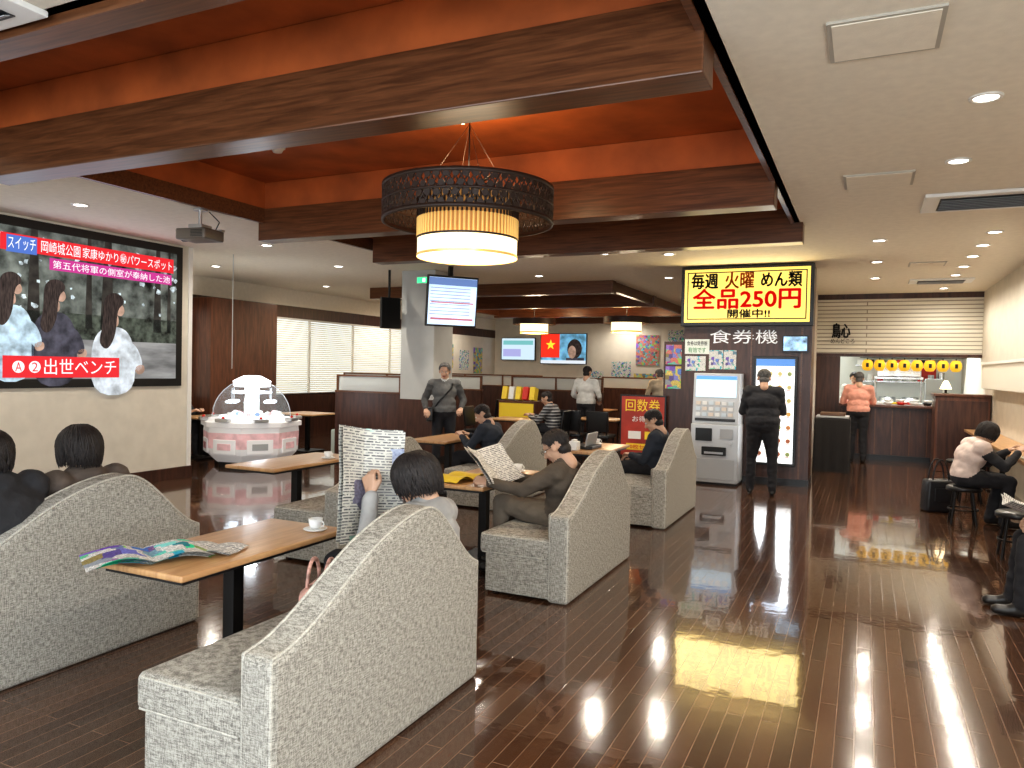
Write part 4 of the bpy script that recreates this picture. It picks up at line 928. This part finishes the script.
def strap(acc,j):
    fw,side,up=j['fw'],j['side'],j['up']; c=j['che']
    pts=[j['sl']-side*.06+up*.055]+[c+side*(.11-.10*k)+fw*(.135-.01*abs(k-1))+up*(.07-.11*k) for k in range(3)]+[j['mid']-side*.16+fw*.05-up*.12]
    acc.strand([Vector(p) for p in pts],[.014]*len(pts),BLACK,6)
    acc.box(tuple(j['mid']-side*.21+fw*.05-up*.18),(.24,.10,.20),BLACK,.02,3)
person('standing_man_with_bag',(-5.62,9.6,0),-58,'stand',wr=((.22,.24,1.0),(.20,-.27,.98)),head=(14,-10),top=OLIVE,pants=TRK,hair=HAIRG,inner=WSH,vox=.014,sleeve=cloth('sleeve_darkgrey',(.07,.07,.07)),extra=strap,bulk=1.05)
person('man_buying_ticket',(-1.2,10.3,0),96,'stand',wr=((.26,.14,1.08),(.28,-.12,1.12)),head=(22,4),lean=3,top=JKB,pants=TRK,hair=HAIRG,bulk=1.28,gap=.14,stride=.03,vox=.013)
person('man_at_service_counter',(-.1,15.15,0),95,'stand',wr=((.30,.18,1.1),(.30,-.18,1.1)),head=(15,0),top=PINK,pants=TRK,hair=HAIRG,gap=.1,stride=.04,vox=.014,bulk=1.15)
person('kitchen_cook',(-.2,16.9,0),-90,'stand',wr=((.3,.15,1.08),(.3,-.15,1.08)),head=(20,0),top=WSH,pants=TRK,vox=.018)
person('seated_diner',(-4.88,12.1,0),180,'sit',.47,wr=((.4,.12,.76),(.4,-.12,.76)),head=(20,0),lean=10,top=STR,pants=TRK,vox=.018,bulk=1.1)
person('standing_man_in_white_shirt',(-4.95,13.95,0),85,'stand',wr=((.2,.2,1.0),(.2,-.2,1.0)),head=(15,0),top=WSH,pants=TRK,hair=HAIRB,vox=.018,bulk=1.15)
person('stooping_man',(-4.0,16.1,0),120,'stand',wr=((.25,.2,.95),(.25,-.2,.95)),head=(20,0),lean=12,top=BEI,pants=TRK,hair=HAIRG,vox=.018,bulk=1.15)
person('seated_customer',(-10.4,8.95,0),10,'sit',.47,wr=((.35,.12,.76),(.35,-.12,.76)),head=(20,0),lean=8,top=JKB,pants=TRK,vox=.018)
def stool(x,y,hh=.42):
    b=MB(); b.lathe([(.001,hh),(.15,hh),(.17,hh-.015),(.17,hh-.05),(.001,hh-.055)],(0,0,0),BLACK,24)
    for k in range(4):
        a=math.pi/4+k*math.pi/2; b.cyl((.11*math.cos(a),.11*math.sin(a),hh-.05),(.17*math.cos(a),.17*math.sin(a),0),.013,BLKMET,n=8)
    b.lathe([(.135,.16),(.15,.16),(.15,.175),(.135,.175),(.135,.16)],(0,0,0),BLKMET,20); b.done('stool',(x,y,0))
stool(1.00,9.45); person('woman_at_counter',(1.00,9.45,0),12,'sit',.42,wr=((.46,.14,.80),(.46,-.12,.80)),head=(30,15),lean=18,top=VEST,sleeve=JKB,pants=TRK,style='bob',curl=.4,knee=.40,foot=(.30,.36),vox=.013,puffy=True)
magazine('newspaper',1.68,9.5,.742,.40,.30,rad(95),NEWS,2,.012)
stool(1.42,6.05); person('seated_reader',(1.42,6.05,0),176,'sit',.42,wr=((.30,.14,.62),(.30,-.14,.62)),head=(25,0),lean=4,top=JKB,pants=TRK,curl=.6,knee=.40,foot=(.42,.46),vox=.013)
newspaper((1.02,6.12,.68),(rad(22),0,rad(90)),.44,.30,.04,NEWS2,.01)
for y in (7.9,11.2,12.4): stool(1.25,y)
def handbag(loc,rz,mat,w=.34,d=.15,h=.26,name='handbag',hh=.16):
    b=MB(); b.prism([(-w/2,0),(w/2,0),(w*.44,h),(-w*.44,h)],'y',-d/2,d/2,mat,.03,True); b.box((0,0,h*.99),(w*.7,d*.3,.02),BLACK,.008); b.box((0,-d/2-.004,h*.55),(w*.5,.01,h*.4),mat,.01)
    for sg in (-1,1):
        pts=[Vector((w*.26*math.cos(t),sg*d*.3,h*.94+hh*math.sin(t))) for t in [math.pi*i/12 for i in range(13)]]; b.tube(pts,.009,mat,8)
    return b.done(name,loc,rz)
handbag((.82,10.2,0),rad(20),M('bag_black',(.015,.015,.018),.4,bump=.4,bscale=20),.34,.2,.38,'tote_bag',.26)
handbag((-2.22,2.72,.43),rad(110),M('bag_pink',(.52,.30,.25),.5,nscale=25,namt=.6),.30,.13,.17,'handbag',.12)

# ------------------------------------------------------------------ camera
f_px=750.0
cam=D.cameras.new('camera'); cam.sensor_width=36; cam.lens=36*f_px/1024; cam.clip_start=.05; cam.clip_end=100
co=lnk(D.objects.new('camera',cam))
yaw=math.atan(353/750.0); pitch=math.atan(16.4/750); roll=rad(1.2)
Rm=Matrix.Rotation(yaw,4,'Z')@Matrix.Rotation(rad(90)-pitch,4,'X')@Matrix.Rotation(roll,4,'Z')
co.matrix_world=Matrix.Translation((0,0,1.6))@Rm
S.camera=co
print('OBJ',len(D.objects))
